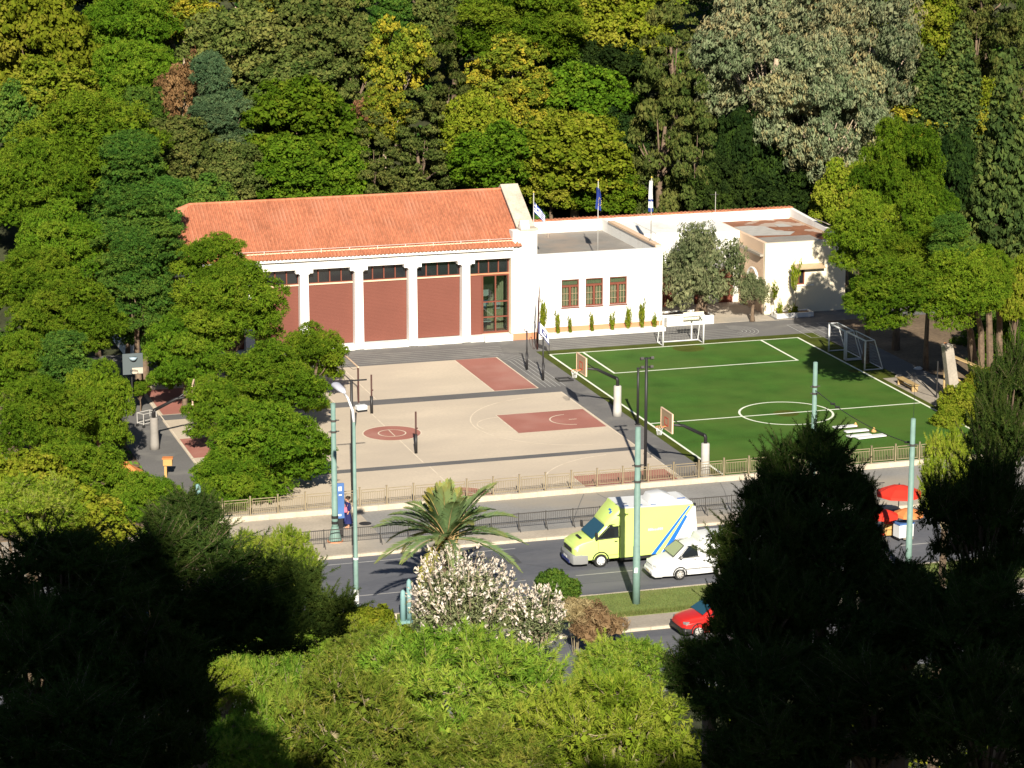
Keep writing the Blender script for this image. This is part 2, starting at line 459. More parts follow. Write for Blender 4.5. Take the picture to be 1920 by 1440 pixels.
def strip_path(name, m, pts, w, z):
    b = MB()
    for (xa, ya), (xb, yb) in zip(pts[:-1], pts[1:]):
        d = Vector((xb - xa, yb - ya, 0)).normalized(); nrm_ = Vector((-d.y, d.x, 0)) * w / 2
        b.add([(xa + nrm_.x, ya + nrm_.y, z), (xa - nrm_.x, ya - nrm_.y, z), (xb - nrm_.x, yb - nrm_.y, z), (xb + nrm_.x, yb + nrm_.y, z)], [(0, 3, 2, 1)])
    return structure(b.build(name, M[m]))
rs_ = random.Random(12)
def wander(x0, y0, x1, y1, n=7, j=.12):
    return [(x0 + (x1 - x0) * i / n + rs_.uniform(-j, j), y0 + (y1 - y0) * i / n + rs_.uniform(-j, j)) for i in range(n + 1)]
for a in ((39.2, 133.0, 37.4, 137.9), (44.0, 132.4, 46.6, 138.0), (48.3, 133.2, 47.2, 137.8), (53.0, 132.2, 54.6, 137.9), (58.8, 132.2, 58.0, 138.0), (40.5, 135.2, 52.0, 135.5)):
    strip_path('pavement_seam', 'crack', wander(*a, n=4, j=.05), .045, .006)
for a in ((36, 123.0, 44, 122.8), (50, 126.6, 62, 126.9), (38.0, 128.3, 41.5, 125.2), (47, 129.2, 58, 128.8)):
    strip_path('road_crack', 'tar', wander(*a, n=14, j=.04), .03, -.1165)
sheet('road_patch', M['patch'], 36.2, 39.6, 127.1, 128.6, -.1175); sheet('road_patch', M['patch'], 50.5, 53.0, 122.0, 123.2, -.1175); sheet('road_patch', M['patch'], 33.0, 35.0, 108.4, 110.4, -.1175)
for k in range(1, 8): sheet('turf_seam', M['turf_edge'], 55.45, 73.34, 138.6 + 4.1 * k, 138.63 + 4.1 * k, .0105)
for x_, y_, w_, h_ in ((65.0, 170.6, 2.2, .7), (64.3, 151.7, 1.6, .9), (73.0, 161.0, .8, 1.6)):
    disc('worn_turf', M['turf_edge'], x_, y_, w_ / 2, .0112, n=18)
# grass of the median: a turf sheet and loose blades
structure(MB().box(31.3, 120, 117.0, 120.55, -.3, .015).build('median_ground', mat('dry_grass', (.155, .20, .052), .95, var=.2, scale=1.2, fine=.3, fine_scale=14, dirt=(.20, .20, .075), dirt_scale=.4)))

# ------------------------------------------------------------------ gym with tiled roof
gym = thing('school_gym', 'long white gym with orange tiled roof and five red shuttered bays', 'building', (44, 177, 0))
def P(name, mb, m, par, **k): return mb.build(name, M[m], par, **k)
def sub(name, mb, m, par, **k):
    if 'org' not in par: par['org'] = par.parent['org'] if par.parent else (0, 0, 0)
    return mb.build(name, M[m], par, **k)
P('plinth', MB().box(27.9, 54.3, 176.72, 186, 0, .40), 'plaster', gym)
mb = MB(); mb.box(28.0, 28.3, 177.5, 186.1, .4, 6.3); mb.box(28.3, 56.1, 185.8, 186.1, .4, 6.3); mb.box(28.3, 54.9, 177.9, 178.0, 5.75, 6.3)
P('wall', mb, 'plaster', gym)
P('interior_wall', MB().box(28.3, 52.2, 177.75, 177.85, .4, 5.74), 'dkmetal', gym)
cols = [51.0 - 3.77 * i for i in range(7)]
for cx in cols:
    m2 = MB(); m2.prism([(cx - .32, .05), (cx + .32, .05), (cx + .285, 5.44), (cx - .285, 5.44)], 176.62, 177.25, 'y')
    c = P('column', m2, 'plaster', gym, bevel=.02)
    m2 = MB(); m2.box(cx - .36, cx + .36, 176.58, 177.28, 5.44, 5.52); m2.box(cx - .60, cx + .60, 176.55, 177.3, 5.52, 5.76)
    sub('capital', m2, 'plaster', c, bevel=.015)
mb = MB(); mb.box(27.9, 54.3, 176.66, 177.5, 5.76, 6.30); mb.box(27.8, 54.3, 176.56, 177.5, 6.30, 6.40); mb.box(27.7, 54.3, 176.36, 177.5, 6.40, 6.62)
P('entablature', mb, 'plaster', gym, bevel=.015)
def shutter(x0, x1, z0, z1, y):
    s = MB(); n = int((z1 - z0) / .095); h = (z1 - z0) / n
    for i in range(n):
        z = z0 + i * h
        s.add([(x0, y, z), (x1, y, z), (x1, y - .006, z + h * .15), (x0, y - .006, z + h * .15), (x1, y, z + h * .96), (x0, y, z + h * .96)],
              [(0, 1, 2, 3), (3, 2, 4, 5)])
    s.box(x0, x1, y + .001, y + .05, z0, z1)
    return s
edges = [27.9] + [c for c in reversed(cols)] + [54.3]
bays = [(cols[i + 1] + .30, cols[i] - .30) for i in range(6)]
for x0, x1 in bays:
    P('shutter_panel', shutter(x0, x1, .44, 4.58, 177.25), 'shutter', gym)
    P('sill_rail', MB().box(x0, x1, 177.16, 177.3, 4.585, 4.68), 'peach', gym)
    f = MB(); wd = (x1 - x0)
    f.box(x0, x1, 177.22, 177.34, 5.64, 5.755); f.box(x0, x1, 177.22, 177.34, 4.685, 4.74)
    for k in range(5):
        xx = x0 + wd * k / 4
        f.box(max(x0, xx - .04), min(x1, xx + .04), 177.2, 177.34, 4.74, 5.64)
    wf = P('window', f, 'frame', gym)
    for k in range(4):
        sub('pane', MB().box(x0 + wd * k / 4 + .042, x0 + wd * (k + 1) / 4 - .042, 177.28, 177.30, 4.745, 5.635), 'glass', wf)
# entrance bay
P('shutter_panel', shutter(51.32, 52.30, .30, 4.58, 177.25), 'shutter', gym)
P('sill_rail', MB().box(51.3, 54.22, 177.16, 177.3, 4.585, 4.68), 'terracotta', gym)
f = MB(); f.box(51.3, 54.22, 177.22, 177.34, 5.6, 5.755)
for k in range(5):
    xx = 51.34 + 2.84 * k / 4; f.box(xx - .04, xx + .04, 177.2, 177.34, 4.685, 5.6)
wf = P('window', f, 'frame', gym)
for k in range(4):
    sub('pane', MB().box(51.385 + .71 * k, 51.385 + .71 * k + .62, 177.28, 177.30, 4.69, 5.595), 'glass', wf)
f = MB()
for xx in (52.33, 53.26, 54.18): f.box(xx - .05, xx + .05, 177.2, 177.34, .5, 4.58)
for zz in (.5, 1.55, 2.62, 4.48):
    for xa, xb in ((52.38, 53.21), (53.31, 54.13)): f.box(xa, xb, 177.21, 177.33, zz, zz + .09)
dr = P('door', f, 'frame', gym)
glass = bpy.data.materials.new('clear_glass'); glass.use_nodes = True
_nt = glass.node_tree; _nt.nodes.clear()
_o = N(_nt, 'ShaderNodeOutputMaterial'); _t = N(_nt, 'ShaderNodeBsdfTransparent'); _g = N(_nt, 'ShaderNodeBsdfGlossy'); _x = N(_nt, 'ShaderNodeMixShader')
_t.inputs[0].default_value = (.62, .68, .66, 1); _g.inputs['Roughness'].default_value = .03; _x.inputs[0].default_value = .1
_nt.links.new(_t.outputs[0], _x.inputs[1]); _nt.links.new(_g.outputs[0], _x.inputs[2]); _nt.links.new(_x.outputs[0], _o.inputs[0])
M['clear'] = glass
for xa, xb in ((52.38, 53.21), (53.31, 54.13)):
    for za, zb in ((.59, 1.55), (1.64, 2.62), (2.71, 4.48)):
        sub('pane', MB().box(xa, xb, 177.265, 177.28, za, zb), 'clear', dr)
sub('handle', MB().tube([(53.2, 177.19, 1.5), (53.2, 177.15, 1.52), (53.2, 177.15, 1.68), (53.2, 177.19, 1.7)], .012, 6), 'dkmetal', dr)
m2 = MB(); m2.box(52.2, 54.3, 178.9, 179.0, .4, 5.7); m2.box(54.2, 54.3, 177.4, 178.9, .4, 5.7); m2.box(52.2, 52.28, 177.4, 178.9, .4, 5.7)
P('entrance_hall', m2, 'hall', gym)
P('hall_floor', MB().box(52.28, 54.2, 177.35, 178.9, .401, .5), 'terracotta', gym)
st = MB()
for k in range(9): st.box(53.0 + k * .13, 53.0 + k * .13 + .14, 178.4, 178.88, .5, 2.2 + k * .22)
P('staircase', st, 'curtain', gym)
P('stair_rail', MB().tube([(52.4, 178.3, 2.55), (53.1, 178.3, 2.9), (54.15, 178.3, 4.1)], .03, 6), 'dkmetal', gym)
P('notice_board', MB().box(52.45, 53.1, 178.6, 178.64, 1.9, 2.5), 'sign_blue', gym)
P('notice', MB().box(53.4, 53.95, 178.3, 178.34, 1.9, 2.45), 'white', gym)
P('notice', MB().box(52.6, 52.95, 178.54, 178.58, 2.1, 2.4), 'white', gym)
P('table_top', MB().box(52.4, 53.1, 177.7, 178.3, 1.15, 1.22), 'white', gym)
P('wall_painting', MB().box(52.4, 53.15, 178.55, 178.6, 2.8, 3.25), 'white', gym)
P('door_jamb', MB().box(54.22, 54.31, 176.70, 177.5, .45, 5.755), 'cream', gym)
P('door_step', MB().box(52.25, 54.25, 176.3, 176.7, 0.02, .42), 'plaster', gym, bevel=.02)
# gable end with stone coping
prof = [(176.55, 0), (176.55, 7.62), (177.5, 7.62), (181.35, 9.95), (186.4, 7.0), (186.4, 0)]
P('gable_wall', MB().prism(prof, 54.95, 56.05, 'x').box(54.315, 54.95, 176.55, 177.45, 0, 7.62), 'plaster', gym)
cp = [(176.48, 7.62), (176.48, 7.76), (177.46, 7.76), (181.35, 10.12), (186.5, 7.1), (186.5, 6.98), (181.35, 9.955), (177.5, 7.625)]
P('coping', MB().prism(cp, 54.86, 56.14, 'x'), 'coping', gym, bevel=.02)
m2 = MB(); m2.prism([(176.5, 7.76), (177.1, 7.76), (177.1, 8.2), (176.8, 8.3)], 54.9, 55.5, 'x')
P('corner_block', m2, 'plaster', gym)
P('skirting', MB().box(54.33, 56.08, 176.50, 176.549, 0, .46), 'terracotta', gym)
# tiled roof: hip at one end, tiles laid in ribs
XE, XR, YE, YR, ZE, ZR, YB = 27.75, 32.9, 176.28, 181.4, 6.62, 9.72, 186.5
rf = MB()
rf.add([(XE, YE, ZE), (54.9, YE, ZE), (54.9, YR, ZR), (XR, YR, ZR), (54.9, YB, ZE), (XE, YB, ZE)],
       [(0, 1, 2, 3), (3, 2, 4, 5), (0, 3, 5), (0, 5, 4, 1)])
roof = P('roof', rf, 'pan_tile', gym)
roof['org'] = gym['org']
tv, tf = [], []
def tile_rows(p_eave, p_top, wv, n):
    """one rib of overlapping barrel tiles from eave to top"""
    a, b = Vector(p_eave), Vector(p_top); d = b - a; wv = Vector(wv)
    up = d.cross(wv); up.normalize()
    if up.z < 0: up = -up
    for i in range(n):
        s0, s1 = a + d * (i / n), a + d * ((i + 1.06) / n)
        k = len(tv); hj = random.uniform(-.006, .006)
        for s, lift in ((s0, .026), (s1, .012)):
            for j in range(4):
                t = j / 3
                tv.append(tuple(s + wv * (t - .5) * (.66) + up * (lift + hj + .10 * math.sin(math.pi * t))))
        for j in range(3): tf.append((k + j, k + j + 1, k + 5 + j, k + 4 + j))
        tf.append((k, k + 3, k + 2, k + 1))
random.seed(5)
pw = .262
x = XE + .15
while x < 54.86:
    ytop = YR; ztop = ZR
    if x < XR: f_ = (x - XE) / (XR - XE); ytop, ztop = YE + (YR - YE) * f_, ZE + (ZR - ZE) * f_
    n = max(1, int(round(16 * (ytop - YE) / (YR - YE))))
    tile_rows((x, YE - .05, ZE - .03), (x, ytop, ztop), (pw, 0, 0), n)
    x += pw
y = YE + .2
while y < YB:
    f_ = 1 - abs(y - YR) / (YR - YE)
    if f_ > .05: tile_rows((XE - .05, y, ZE - .03), (XE + (XR - XE) * f_, y, ZE + (ZR - ZE) * f_), (0, pw, 0), max(1, int(16 * f_)))
    y += pw
mt = MB(); mt.v = tv; mt.f = tf
tl = mt.build('roof_tiles', M['tile'], roof, smooth=False); tl['kind'] = 'stuff'
rc = MB()
n = 54
for i in range(n):
    x0 = XR + (54.88 - XR) * i / n; x1 = XR + (54.88 - XR) * (i + 1.05) / n
    rc.tube([(x0, YR, ZR + .03), (x1, YR, ZR + .05)], [.12, .10], 8)
for sy in (1, -1):
    yb = YR - sy * (YR - YE)
    for i in range(18):
        a = Vector((XE, yb, ZE)).lerp(Vector((XR, YR, ZR)), i / 18); b = Vector((XE, yb, ZE)).lerp(Vector((XR, YR, ZR)), (i + 1.05) / 18)
        rc.tube([a + Vector((0, 0, .03)), b + Vector((0, 0, .05))], [.12, .10], 8)
rcap = rc.build('ridge_tiles', M['tile'], roof); rcap['kind'] = 'stuff'
P('gutter_rail', MB().tube([(XE + .3, YE + .42, ZE + .34), (54.7, YE + .42, ZE + .34)], .045, 6), 'peach', gym)
m2 = MB()
for k in range(14):
    xx = 29.2 + k * 1.95
    m2.tube([(xx, YE + .42, ZE + .25), (xx, YE + .42, ZE + .52)], .02, 5)
m2.tube([(34, YE + .42, ZE + .52), (54.6, YE + .42, ZE + .5)], .012, 5)
P('rail_bracket', m2, 'white', gym)

# ------------------------------------------------------------------ flat roofed annex
anx = thing('school_annex', 'low white flat roofed annex with three brown windows in a row', 'building', (60.8, 177, 0))
WX = [(57.98, 59.26), (59.74, 61.02), (61.5, 62.78)]
ZA, ZB = 1.98, 3.94
m2 = MB(); Y0, Y1 = 177.0, 177.3
m2.box(56.06, 57.98, Y0, Y1, 0, 5.8); m2.box(62.78, 65.4, Y0, Y1, 0, 5.8)
m2.box(57.98, 62.78, Y0, Y1, 0, ZA); m2.box(57.98, 62.78, Y0, Y1, ZB, 5.8)
m2.box(59.26, 59.74, Y0, Y1, ZA, ZB); m2.box(61.02, 61.5, Y0, Y1, ZA, ZB)
m2.box(65.1, 65.4, Y1, 189.3, 0, 5.8)
P('wall', m2, 'plaster', anx)
for x0, x1 in WX:
    f = MB(); t = .075
    f.box(x0, x0 + t, 177.08, 177.2, ZA, ZB); f.box(x1 - t, x1, 177.08, 177.2, ZA, ZB)
    f.box(x0 + t, x1 - t, 177.08, 177.2, ZA, ZA + .09); f.box(x0 + t, x1 - t, 177.08, 177.2, ZB - .09, ZB)
    f.box(x0 + t, x1 - t, 177.07, 177.19, 3.38, 3.53); xm = (x0 + x1) / 2
    f.box(xm - .085, xm + .085, 177.07, 177.19, ZA + .09, 3.38)
    f.box(x0 - .03, x1 + .03, 176.94, 177.06, ZA - .07, ZA - .002)
    wf = P('window', f, 'frame', anx)
    sub('pane', MB().box(x0 + t, xm - .085, 177.14, 177.15, ZA + .09, 3.38), 'clear', wf)
    sub('pane', MB().box(xm + .085, x1 - t, 177.14, 177.15, ZA + .09, 3.38), 'clear', wf)
    sub('pane', MB().box(x0 + t, x1 - t, 177.14, 177.15, 3.53, ZB - .09), 'clear', wf)
    g = MB()
    for k in (1, 2, 4, 5):
        xx = x0 + (x1 - x0) * k / 6; g.box(xx - .012, xx + .012, 177.10, 177.12, ZA + .09, 3.38)
    for zz in (2.45, 2.92): g.box(x0 + t, x1 - t, 177.085, 177.105, zz - .012, zz + .012)
    sub('glazing_bars', g, 'board', wf)
    c = MB(); nn = 14
    for k in range(nn):
        xa = x0 + t + (x1 - x0 - 2 * t) * k / nn; xb = x0 + t + (x1 - x0 - 2 * t) * (k + 1) / nn
        ya, yb = 177.22 + .03 * (k % 2), 177.22 + .03 * ((k + 1) % 2)
        c.add([(xa, ya, ZA + .05), (xb, yb, ZA + .05), (xb, yb, ZB - .05), (xa, ya, ZB - .05)], [(0, 1, 2, 3)])
    sub('curtain', c, 'curtain', wf)
P('skirting', MB().box(56.09, 65.38, 176.95, 176.999, .28, .62), 'terracotta', anx)
P('planting_ledge', MB().box(56.09, 65.42, 176.2, 177.0, 0, .27), 'plaster', anx, bevel=.02)
P('roof_deck', MB().box(56.06, 65.1, 177.3, 189.3, 4.8, 4.95), 'deck', anx)
m2 = MB(); m2.box(56.06, 80.4, 189.3, 189.6, -.3, 5.85)
P('rear_parapet', m2, 'plaster', anx)
m2 = MB()
xx = 56.2
while xx < 80.1:
    m2.prism([(xx, 5.855), (xx + .30, 5.855), (xx + .28, 5.93), (xx + .15, 5.97), (xx + .02, 5.93)], 189.22, 189.7, 'y'); xx += .31
tp = P('parapet_tiles', m2, 'tile', anx); tp['kind'] = 'stuff'
P('roof_curb', MB().box(65.02, 65.48, 177.4, 187.6, 5.805, 5.95), 'peach', anx)
m2 = MB(); m2.box(65.5, 67.3, 184.0, 189.3, 0, 5.5); m2.box(67.5, 69.4, 184.0, 189.3, 0, 5.5); m2.box(69.4, 74.08, 184.3, 189.3, 0, 5.3)
m2.box(67.3, 67.5, 184.25, 189.3, 0, 5.4)
P('courtyard_wall', m2, 'plaster', anx)
for x0 in (66.0, 68.0, 70.6, 72.5):
    P('courtyard_door', MB().box(x0, x0 + 1.1, 183.9 if x0 < 69 else 184.2, 183.98 if x0 < 69 else 184.28, .03, 2.5), 'frame', anx)
P('roof_vent', MB().lathe([(.16, 4.95), (.16, 5.55), (.30, 5.6), (.27, 5.8), (.05, 5.87)], (56.9, 182.6, 0), 12), 'frame', anx)
P('vent_pipe', MB().lathe([(.2, 4.95), (.2, 5.4), (.12, 5.5)], (56.95, 182.3, 0), 12), 'white', anx)
P('roof_pipe', MB().tube([(60.4, 187.6, 4.95), (60.4, 187.6, 5.2), (60.55, 187.6, 5.22)], .06, 6), 'deck', anx)

# ------------------------------------------------------------------ cream wing
wing = thing('cream_wing', 'cream painted wing with patchy rust brown flat roof beside the olive tree', 'building', (78, 180, 0))
m2 = MB(); YW = 179.35
m2.box(74.1, 76.35, YW, YW + .3, 0, 5.2); m2.box(77.2, 80.4, YW, YW + .3, 0, 5.2)
m2.box(76.35, 77.2, YW, YW + .3, 0, 2.05); m2.box(76.35, 77.2, YW, YW + .3, 3.35, 5.2)
P('wall', m2, 'cream', wing)
P('side_wall', MB().box(74.09, 74.39, YW + .3, 189.3, 0, 5.2), 'peach', wing)
P('side_wall', MB().box(80.1, 80.4, YW + .3, 189.3, 0, 5.2), 'peach', wing)
P('ledge', MB().box(73.80, 74.08, YW + .25, 187.5, 4.22, 4.38), 'concrete', wing)
P('roof_deck', MB().box(74.39, 80.1, YW + .3, 189.3, 4.9, 5.06), 'rust_deck', wing)
m2 = MB(); m2.box(74.5, 78.8, YW + .35, YW + 3.0, 5.065, 5.072)
P('roof_felt', m2, 'deck', wing)
m2 = MB(); m2.add([(74.6, 183.2, 5.075), (77.4, 182.7, 5.075), (78.3, 183.9, 5.075), (77.2, 184.6, 5.075), (77.0, 186.6, 5.075), (75.9, 187.2, 5.075), (74.7, 187.0, 5.075)], [(0, 1, 2, 3, 4, 5, 6)])
m2.add([(77.9, 186.0, 5.075), (79.0, 185.9, 5.075), (78.8, 187.3, 5.075), (78.0, 187.2, 5.075)], [(0, 1, 2, 3)])
P('roof_patch', m2, 'pad', wing)
m2 = MB(); m2.prism([(179.7, 5.205), (189.29, 5.205), (189.29, 5.85), (180.2, 5.4), (179.7, 5.4)], 80.1, 80.4, 'x')
P('side_parapet', m2, 'plaster', wing)
P('roof_sheet', MB().obox((80.35, 183.2, 5.75), (.7, 2.2, .06), ry=R(24)), 'concrete', wing)
f = MB(); f.box(76.35, 76.43, YW + .05, YW + .2, 2.05, 3.35); f.box(77.12, 77.2, YW + .05, YW + .2, 2.05, 3.35)
f.box(76.43, 77.12, YW + .05, YW + .2, 2.05, 2.13); f.box(76.43, 77.12, YW + .05, YW + .2, 3.27, 3.35); f.box(76.74, 76.81, YW + .05, YW + .2, 2.13, 3.27)
wf = P('window', f, 'frame', wing)
sub('pane', MB().box(76.43, 76.74, YW + .12, YW + .14, 2.13, 3.27), 'glass', wf); sub('pane', MB().box(76.81, 77.12, YW + .12, YW + .14, 2.13, 3.27), 'glass', wf)
P('window_sill', MB().box(76.3, 77.9, YW - .12, YW - .002, 1.95, 2.05), 'plaster', wing)
P('awning', MB().prism([(YW - .55, 3.25), (YW - .002, 3.5), (YW - .002, 3.56), (YW - .57, 3.31)], 76.25, 78.6, 'x'), 'board', wing)
P('porch_arch', MB().tube([(73.75, 180.8 + .9 * math.cos(R(a)), 2.5 + .7 * math.sin(R(a))) for a in range(0, 181, 15)], .09, 6), 'plaster', wing)
P('door', MB().box(73.98, 74.085, 182.6, 183.25, .05, 2.4), 'frame', wing)
# planters
pln = thing('tree_planter', 'square white planter box round the foot of the olive tree', 'planter', (68.0, 178.3, 0))
m2 = MB(); m2.box(66.0, 69.55, 177.55, 177.7, 0, .62); m2.box(66.0, 69.55, 179.7, 179.85, 0, .62); m2.box(66.0, 66.15, 177.7, 179.7, 0, .62); m2.box(69.4, 69.55, 177.7, 179.7, 0, .62)
P('planter_wall', m2, 'plaster', pln, bevel=.02); P('earth', MB().box(66.15, 69.4, 177.7, 179.7, 0, .5), 'soil', pln)
pln = thing('flower_planter', 'low white planter trough of leafy plants against the cream wall', 'planter', (75.9, 178.2, 0))
m2 = MB(); m2.box(74.45, 77.3, 177.75, 177.87, 0, .34); m2.box(74.45, 77.3, 178.75, 178.87, 0, .34); m2.box(74.45, 74.57, 177.87, 178.75, 0, .34); m2.box(77.18, 77.3, 177.87, 178.75, 0, .34)
P('planter_wall', m2, 'plaster', pln, bevel=.015); P('earth', MB().box(74.57, 77.18, 177.87, 178.75, 0, .26), 'soil', pln)

# ------------------------------------------------------------------ fences
def panel_mb(L, H, bars=13, r=.011):
    b = MB()
    b.box(0, L, -.018, .018, 0, .035); b.box(0, L, -.018, .018, H - .035, H); b.box(0, L, -.016, .016, H - .17, H - .14)
    b.box(0, .03, -.018, .018, .035, H - .035); b.box(L - .03, L, -.018, .018, .035, H - .035)
    for i in range(1, bars):
        x = L * i / bars
        b.box(x - r, x + r, -r, r, .035, H - .17)
    return b
fence = thing('court_fence', 'bronze railing fence on a low kerb wall along the court', 'fence', (45, 138.25, 0))
kerb = MB(); x = 24.4; rr = random.Random(4)
while x < 70:
    kerb.box(x + .004, x + 1.496, 138.12 + rr.uniform(-.004, .004), 138.38, 0, .30 + rr.uniform(-.006, .006)); x += 1.5
kb = kerb.build('kerb_wall', M['kerb'], fence)
pan = post = None
def place(proto, parent, loc):
    c = proto.copy(); COL.objects.link(c); c.parent = parent; c.location = loc
    return c
i = 0; x = 24.9
while x < 69:
    L = (x - 45, 0, 0)
    if post is None:
        pm = MB().box(-.035, .035, -.035, .035, .30, 1.32); pm.box(-.05, .05, -.05, .05, 1.32, 1.35); pm.box(-.06, .06, -.06, .06, .30, .36)
        post = pm.build('post', M['bronze'], fence); post.location = L
        fence['org'] = (45, 138.25, 0)
        post.data.transform(Matrix.Translation((45, 138.25, 0)))
        qm = panel_mb(1.30, .78); pan = qm.build('panel', M['bronze'], fence)
        pan.data.transform(Matrix.Translation((45, 138.25, 0))); pan.location = (x + .1 - 45, 0, .42)
    else:
        place(post, fence, L); place(pan, fence, (x + .1 - 45, 0, .42))
    x += 1.5
guard = thing('guard_rail', 'dark grey railing on posts along the road kerb', 'fence', (45, 132.25, 0))
post = pan = None
x = 20.0
while x < 62:
    if abs(x - 32) < 0: pass
    if post is None:
        pm = MB().tube([(45, 132.25, 0), (45, 132.25, .98)], .028, 6); pm.tube([(45, 132.25, .55), (45.0, 131.85, .02)], .02, 5)
        post = pm.build('post', M['guard'], guard); post.location = (x - 45, 0, 0)
        g = MB(); g.box(45.03, 46.47, 132.23, 132.27, .90, .945); g.box(45.03, 46.47, 132.235, 132.265, .42, .45)
        for k in range(1, 14): g.box(45.03 + k * .103 - .008, 45.03 + k * .103 + .008, 132.242, 132.258, .45, .90)
        pan = g.build('panel', M['guard'], guard); pan.location = (x - 45, 0, 0)
    else:
        place(post, guard, (x - 45, 0, 0)); place(pan, guard, (x - 45, 0, 0))
    x += 1.5

# ------------------------------------------------------------------ poles and lamps
def trolley_pole(x, y, h, label, base_z=0.0, r=.17, clamp=(.88, .8), cone=False):
    t = local('trolley_pole', label, 'pole', (x, y, base_z), 'green trolley wire poles')
    MB().tube([(0, 0, 0), (0, 0, h * .33), (0, 0, h * .331), (0, 0, h * .66), (0, 0, h * .661), (0, 0, h)], [r, r * .93, r * .86, r * .82, r * .76, r * .7], 12).build('pole', M['green_pole'], t, smooth=True)
    MB().tube([(0, 0, h), (0, 0, h + .05)], [r * .78, r * .5], 12).build('cap', M['green_pole'], t)
    for c in clamp:
        b = MB().tube([(0, 0, h * c - .05), (0, 0, h * c + .05)], r * .95, 12)
        b.obox((r + .06, 0, h * c), (.14, .06, .05)); b.obox((-r - .04, 0, h * c), (.1, .05, .05))
        b.build('clamp', M['guard'], t)
    if cone:
        MB().lathe([(.36, 0), (.34, .08), (.20, .75), (.19, .8)], n=14).build('footing', M['green_pole'], t)
        MB().lathe([(.42, 0), (.42, .05), (.36, .06)], n=14).build('base_plate', M['terracotta'], t)
        for z in (.95, 1.25): MB().tube([(0, 0, z), (0, 0, z + .15)], r * 1.06, 12).build('band', M['dkmetal'], t)
    return t
trolley_pole(31.32, 133.2, 7.35, 'pale green tapered pole behind the woman on the pavement', cone=True)
pz = trolley_pole(42.75, 118.75, 8.75, 'tall green pole with small white notice standing on the median grass', 0.0, .19, (.79, .7))
nt_ = MB(); nt_.obox((-.10, -.205, 1.75), (.17, .02, .26), ry=R(8)); nt_.build('notice', M['white'], pz)
trolley_pole(58.1, 133.2, 7.7, 'green pole rising in front of the pitch centre circle', clamp=(.83, .78))
trolley_pole(57.1, 118.8, 8.1, 'green pole with cables beside the red parasols', clamp=(.84,))
for lb, x, h in (('short teal post standing just behind the plumed bush', 31.55, 2.15), ('lower teal post paired beside the short teal post', 31.25, 1.65)):
    t = local('teal_post', lb, 'post', (x, 119.2, 0))
    MB().lathe([(.14, 0), (.13, h * .8), (.11, h * .95), (.03, h)], n=10).build('shaft', M['teal'], t, smooth=True)
    MB().lathe([(.2, 0), (.2, .12), (.15, .14)], n=10).build('foot', M['teal'], t)
t = local('teal_post', 'turned teal bollard post beside the end of the court fence', 'post', (25.0, 137.7, 0))
MB().lathe([(.24, 0), (.24, .18), (.13, .45), (.10, .8), (.15, 1.0), (.10, 1.15), (.13, 1.7), (.17, 1.9), (.17, 2.25), (.08, 2.4)], n=12).build('shaft', M['teal'], t, smooth=True)
MB().box(-.26, .26, -.26, .26, 0, .1).build('foot', M['teal'], t)
t = local('concrete_gatepost', 'square pale concrete gatepost where the fence begins', 'post', (25.55, 137.9, 0))
MB().box(-.17, .17, -.17, .17, 0, 1.3).build('shaft', M['concrete'], t, bevel=.02); MB().box(-.21, .21, -.21, .21, 1.3, 1.4).build('cap', M['concrete'], t)
# cable from the pole to the span wire
def cable(name, label, a, b, sag, r=.018, n=14, beads=()):
    a, b = Vector(a), Vector(b)
    pts = [a.lerp(b, i / n) - Vector((0, 0, sag * 4 * (i / n) * (1 - i / n))) for i in range(n + 1)]
    m = MB().tube(pts, r, 5)
    for t_ in beads:
        p = a.lerp(b, t_) - Vector((0, 0, sag * 4 * t_ * (1 - t_)))
        m.tube([p - Vector((.12, 0, 0)), p + Vector((.12, 0, 0))], .06, 6)
    return tag(m.build(name, M['dkmetal']), label, 'cable')
cable('overhead_cable', 'black cable sagging from the green pole over the pitch edge', (57.1, 118.8, 6.85), (58.1, 133.2, 6.2), .35, .022, beads=(.05, .75, .8))
cable('overhead_cable', 'thin black wire dropping to the green pole beside the parasols', (57.1, 118.8, 6.2), (62.5, 130.0, 7.6), .4, .012)

# double armed street lamp
lamp = local('street_lamp', 'grey green street lamp with two white heads rising from the median', 'street lamp', (28.95, 119.0, 0))
H = 10.0
MB().tube([(0, 0, 0), (0, 0, 3.4), (0, 0, 3.42), (0, 0, H)], [.125, .115, .10, .075], 10).build('pole', M['green_pole'], lamp, smooth=True)
MB().tube([(0, 0, H * .345 - .04), (0, 0, H * .345 + .04)], .13, 10).build('collar', M['white'], lamp)
MB().tube([(0, 0, 1.25), (0, 0, 1.95)], .126, 10).build('sticker', M['white'], lamp)
MB().tube([(0, 0, H), (-.02, .1, H + .5), (-.12, .6, H + 1.0), (-.18, 1.1, H + 1.15)], [.07, .065, .055, .05], 8).build('arm', M['white'], lamp, smooth=True)
MB().tube([(0, 0, H - .35), (.06, 0, H - .05), (.1, 0, H + .45)], [.05, .05, .045], 8).build('arm', M['dkmetal'], lamp, smooth=True)
hd = MB().tube([(-.18, 1.0, H + 1.13), (-.22, 1.4, H + 1.22), (-.30, 2.2, H + 1.32), (-.34, 2.6, H + 1.32)], [.07, .2, .24, .08], 10)
hd.v = [(v[0], v[1], H + 1.22 + (v[2] - H - 1.22) * .6) for v in hd.v]
hd.build('lamp_head', mat('lamp_shell', (.52, .52, .58), .4), lamp, smooth=True)
MB().obox((.36, 0, H + .68), (.5, .34, .22), rz=R(10)).build('lamp_head', M['white'], lamp, bevel=.04)
MB().obox((.37, 0, H + .53), (.46, .30, .08), rz=R(10)).build('lens', M['dkmetal'], lamp)

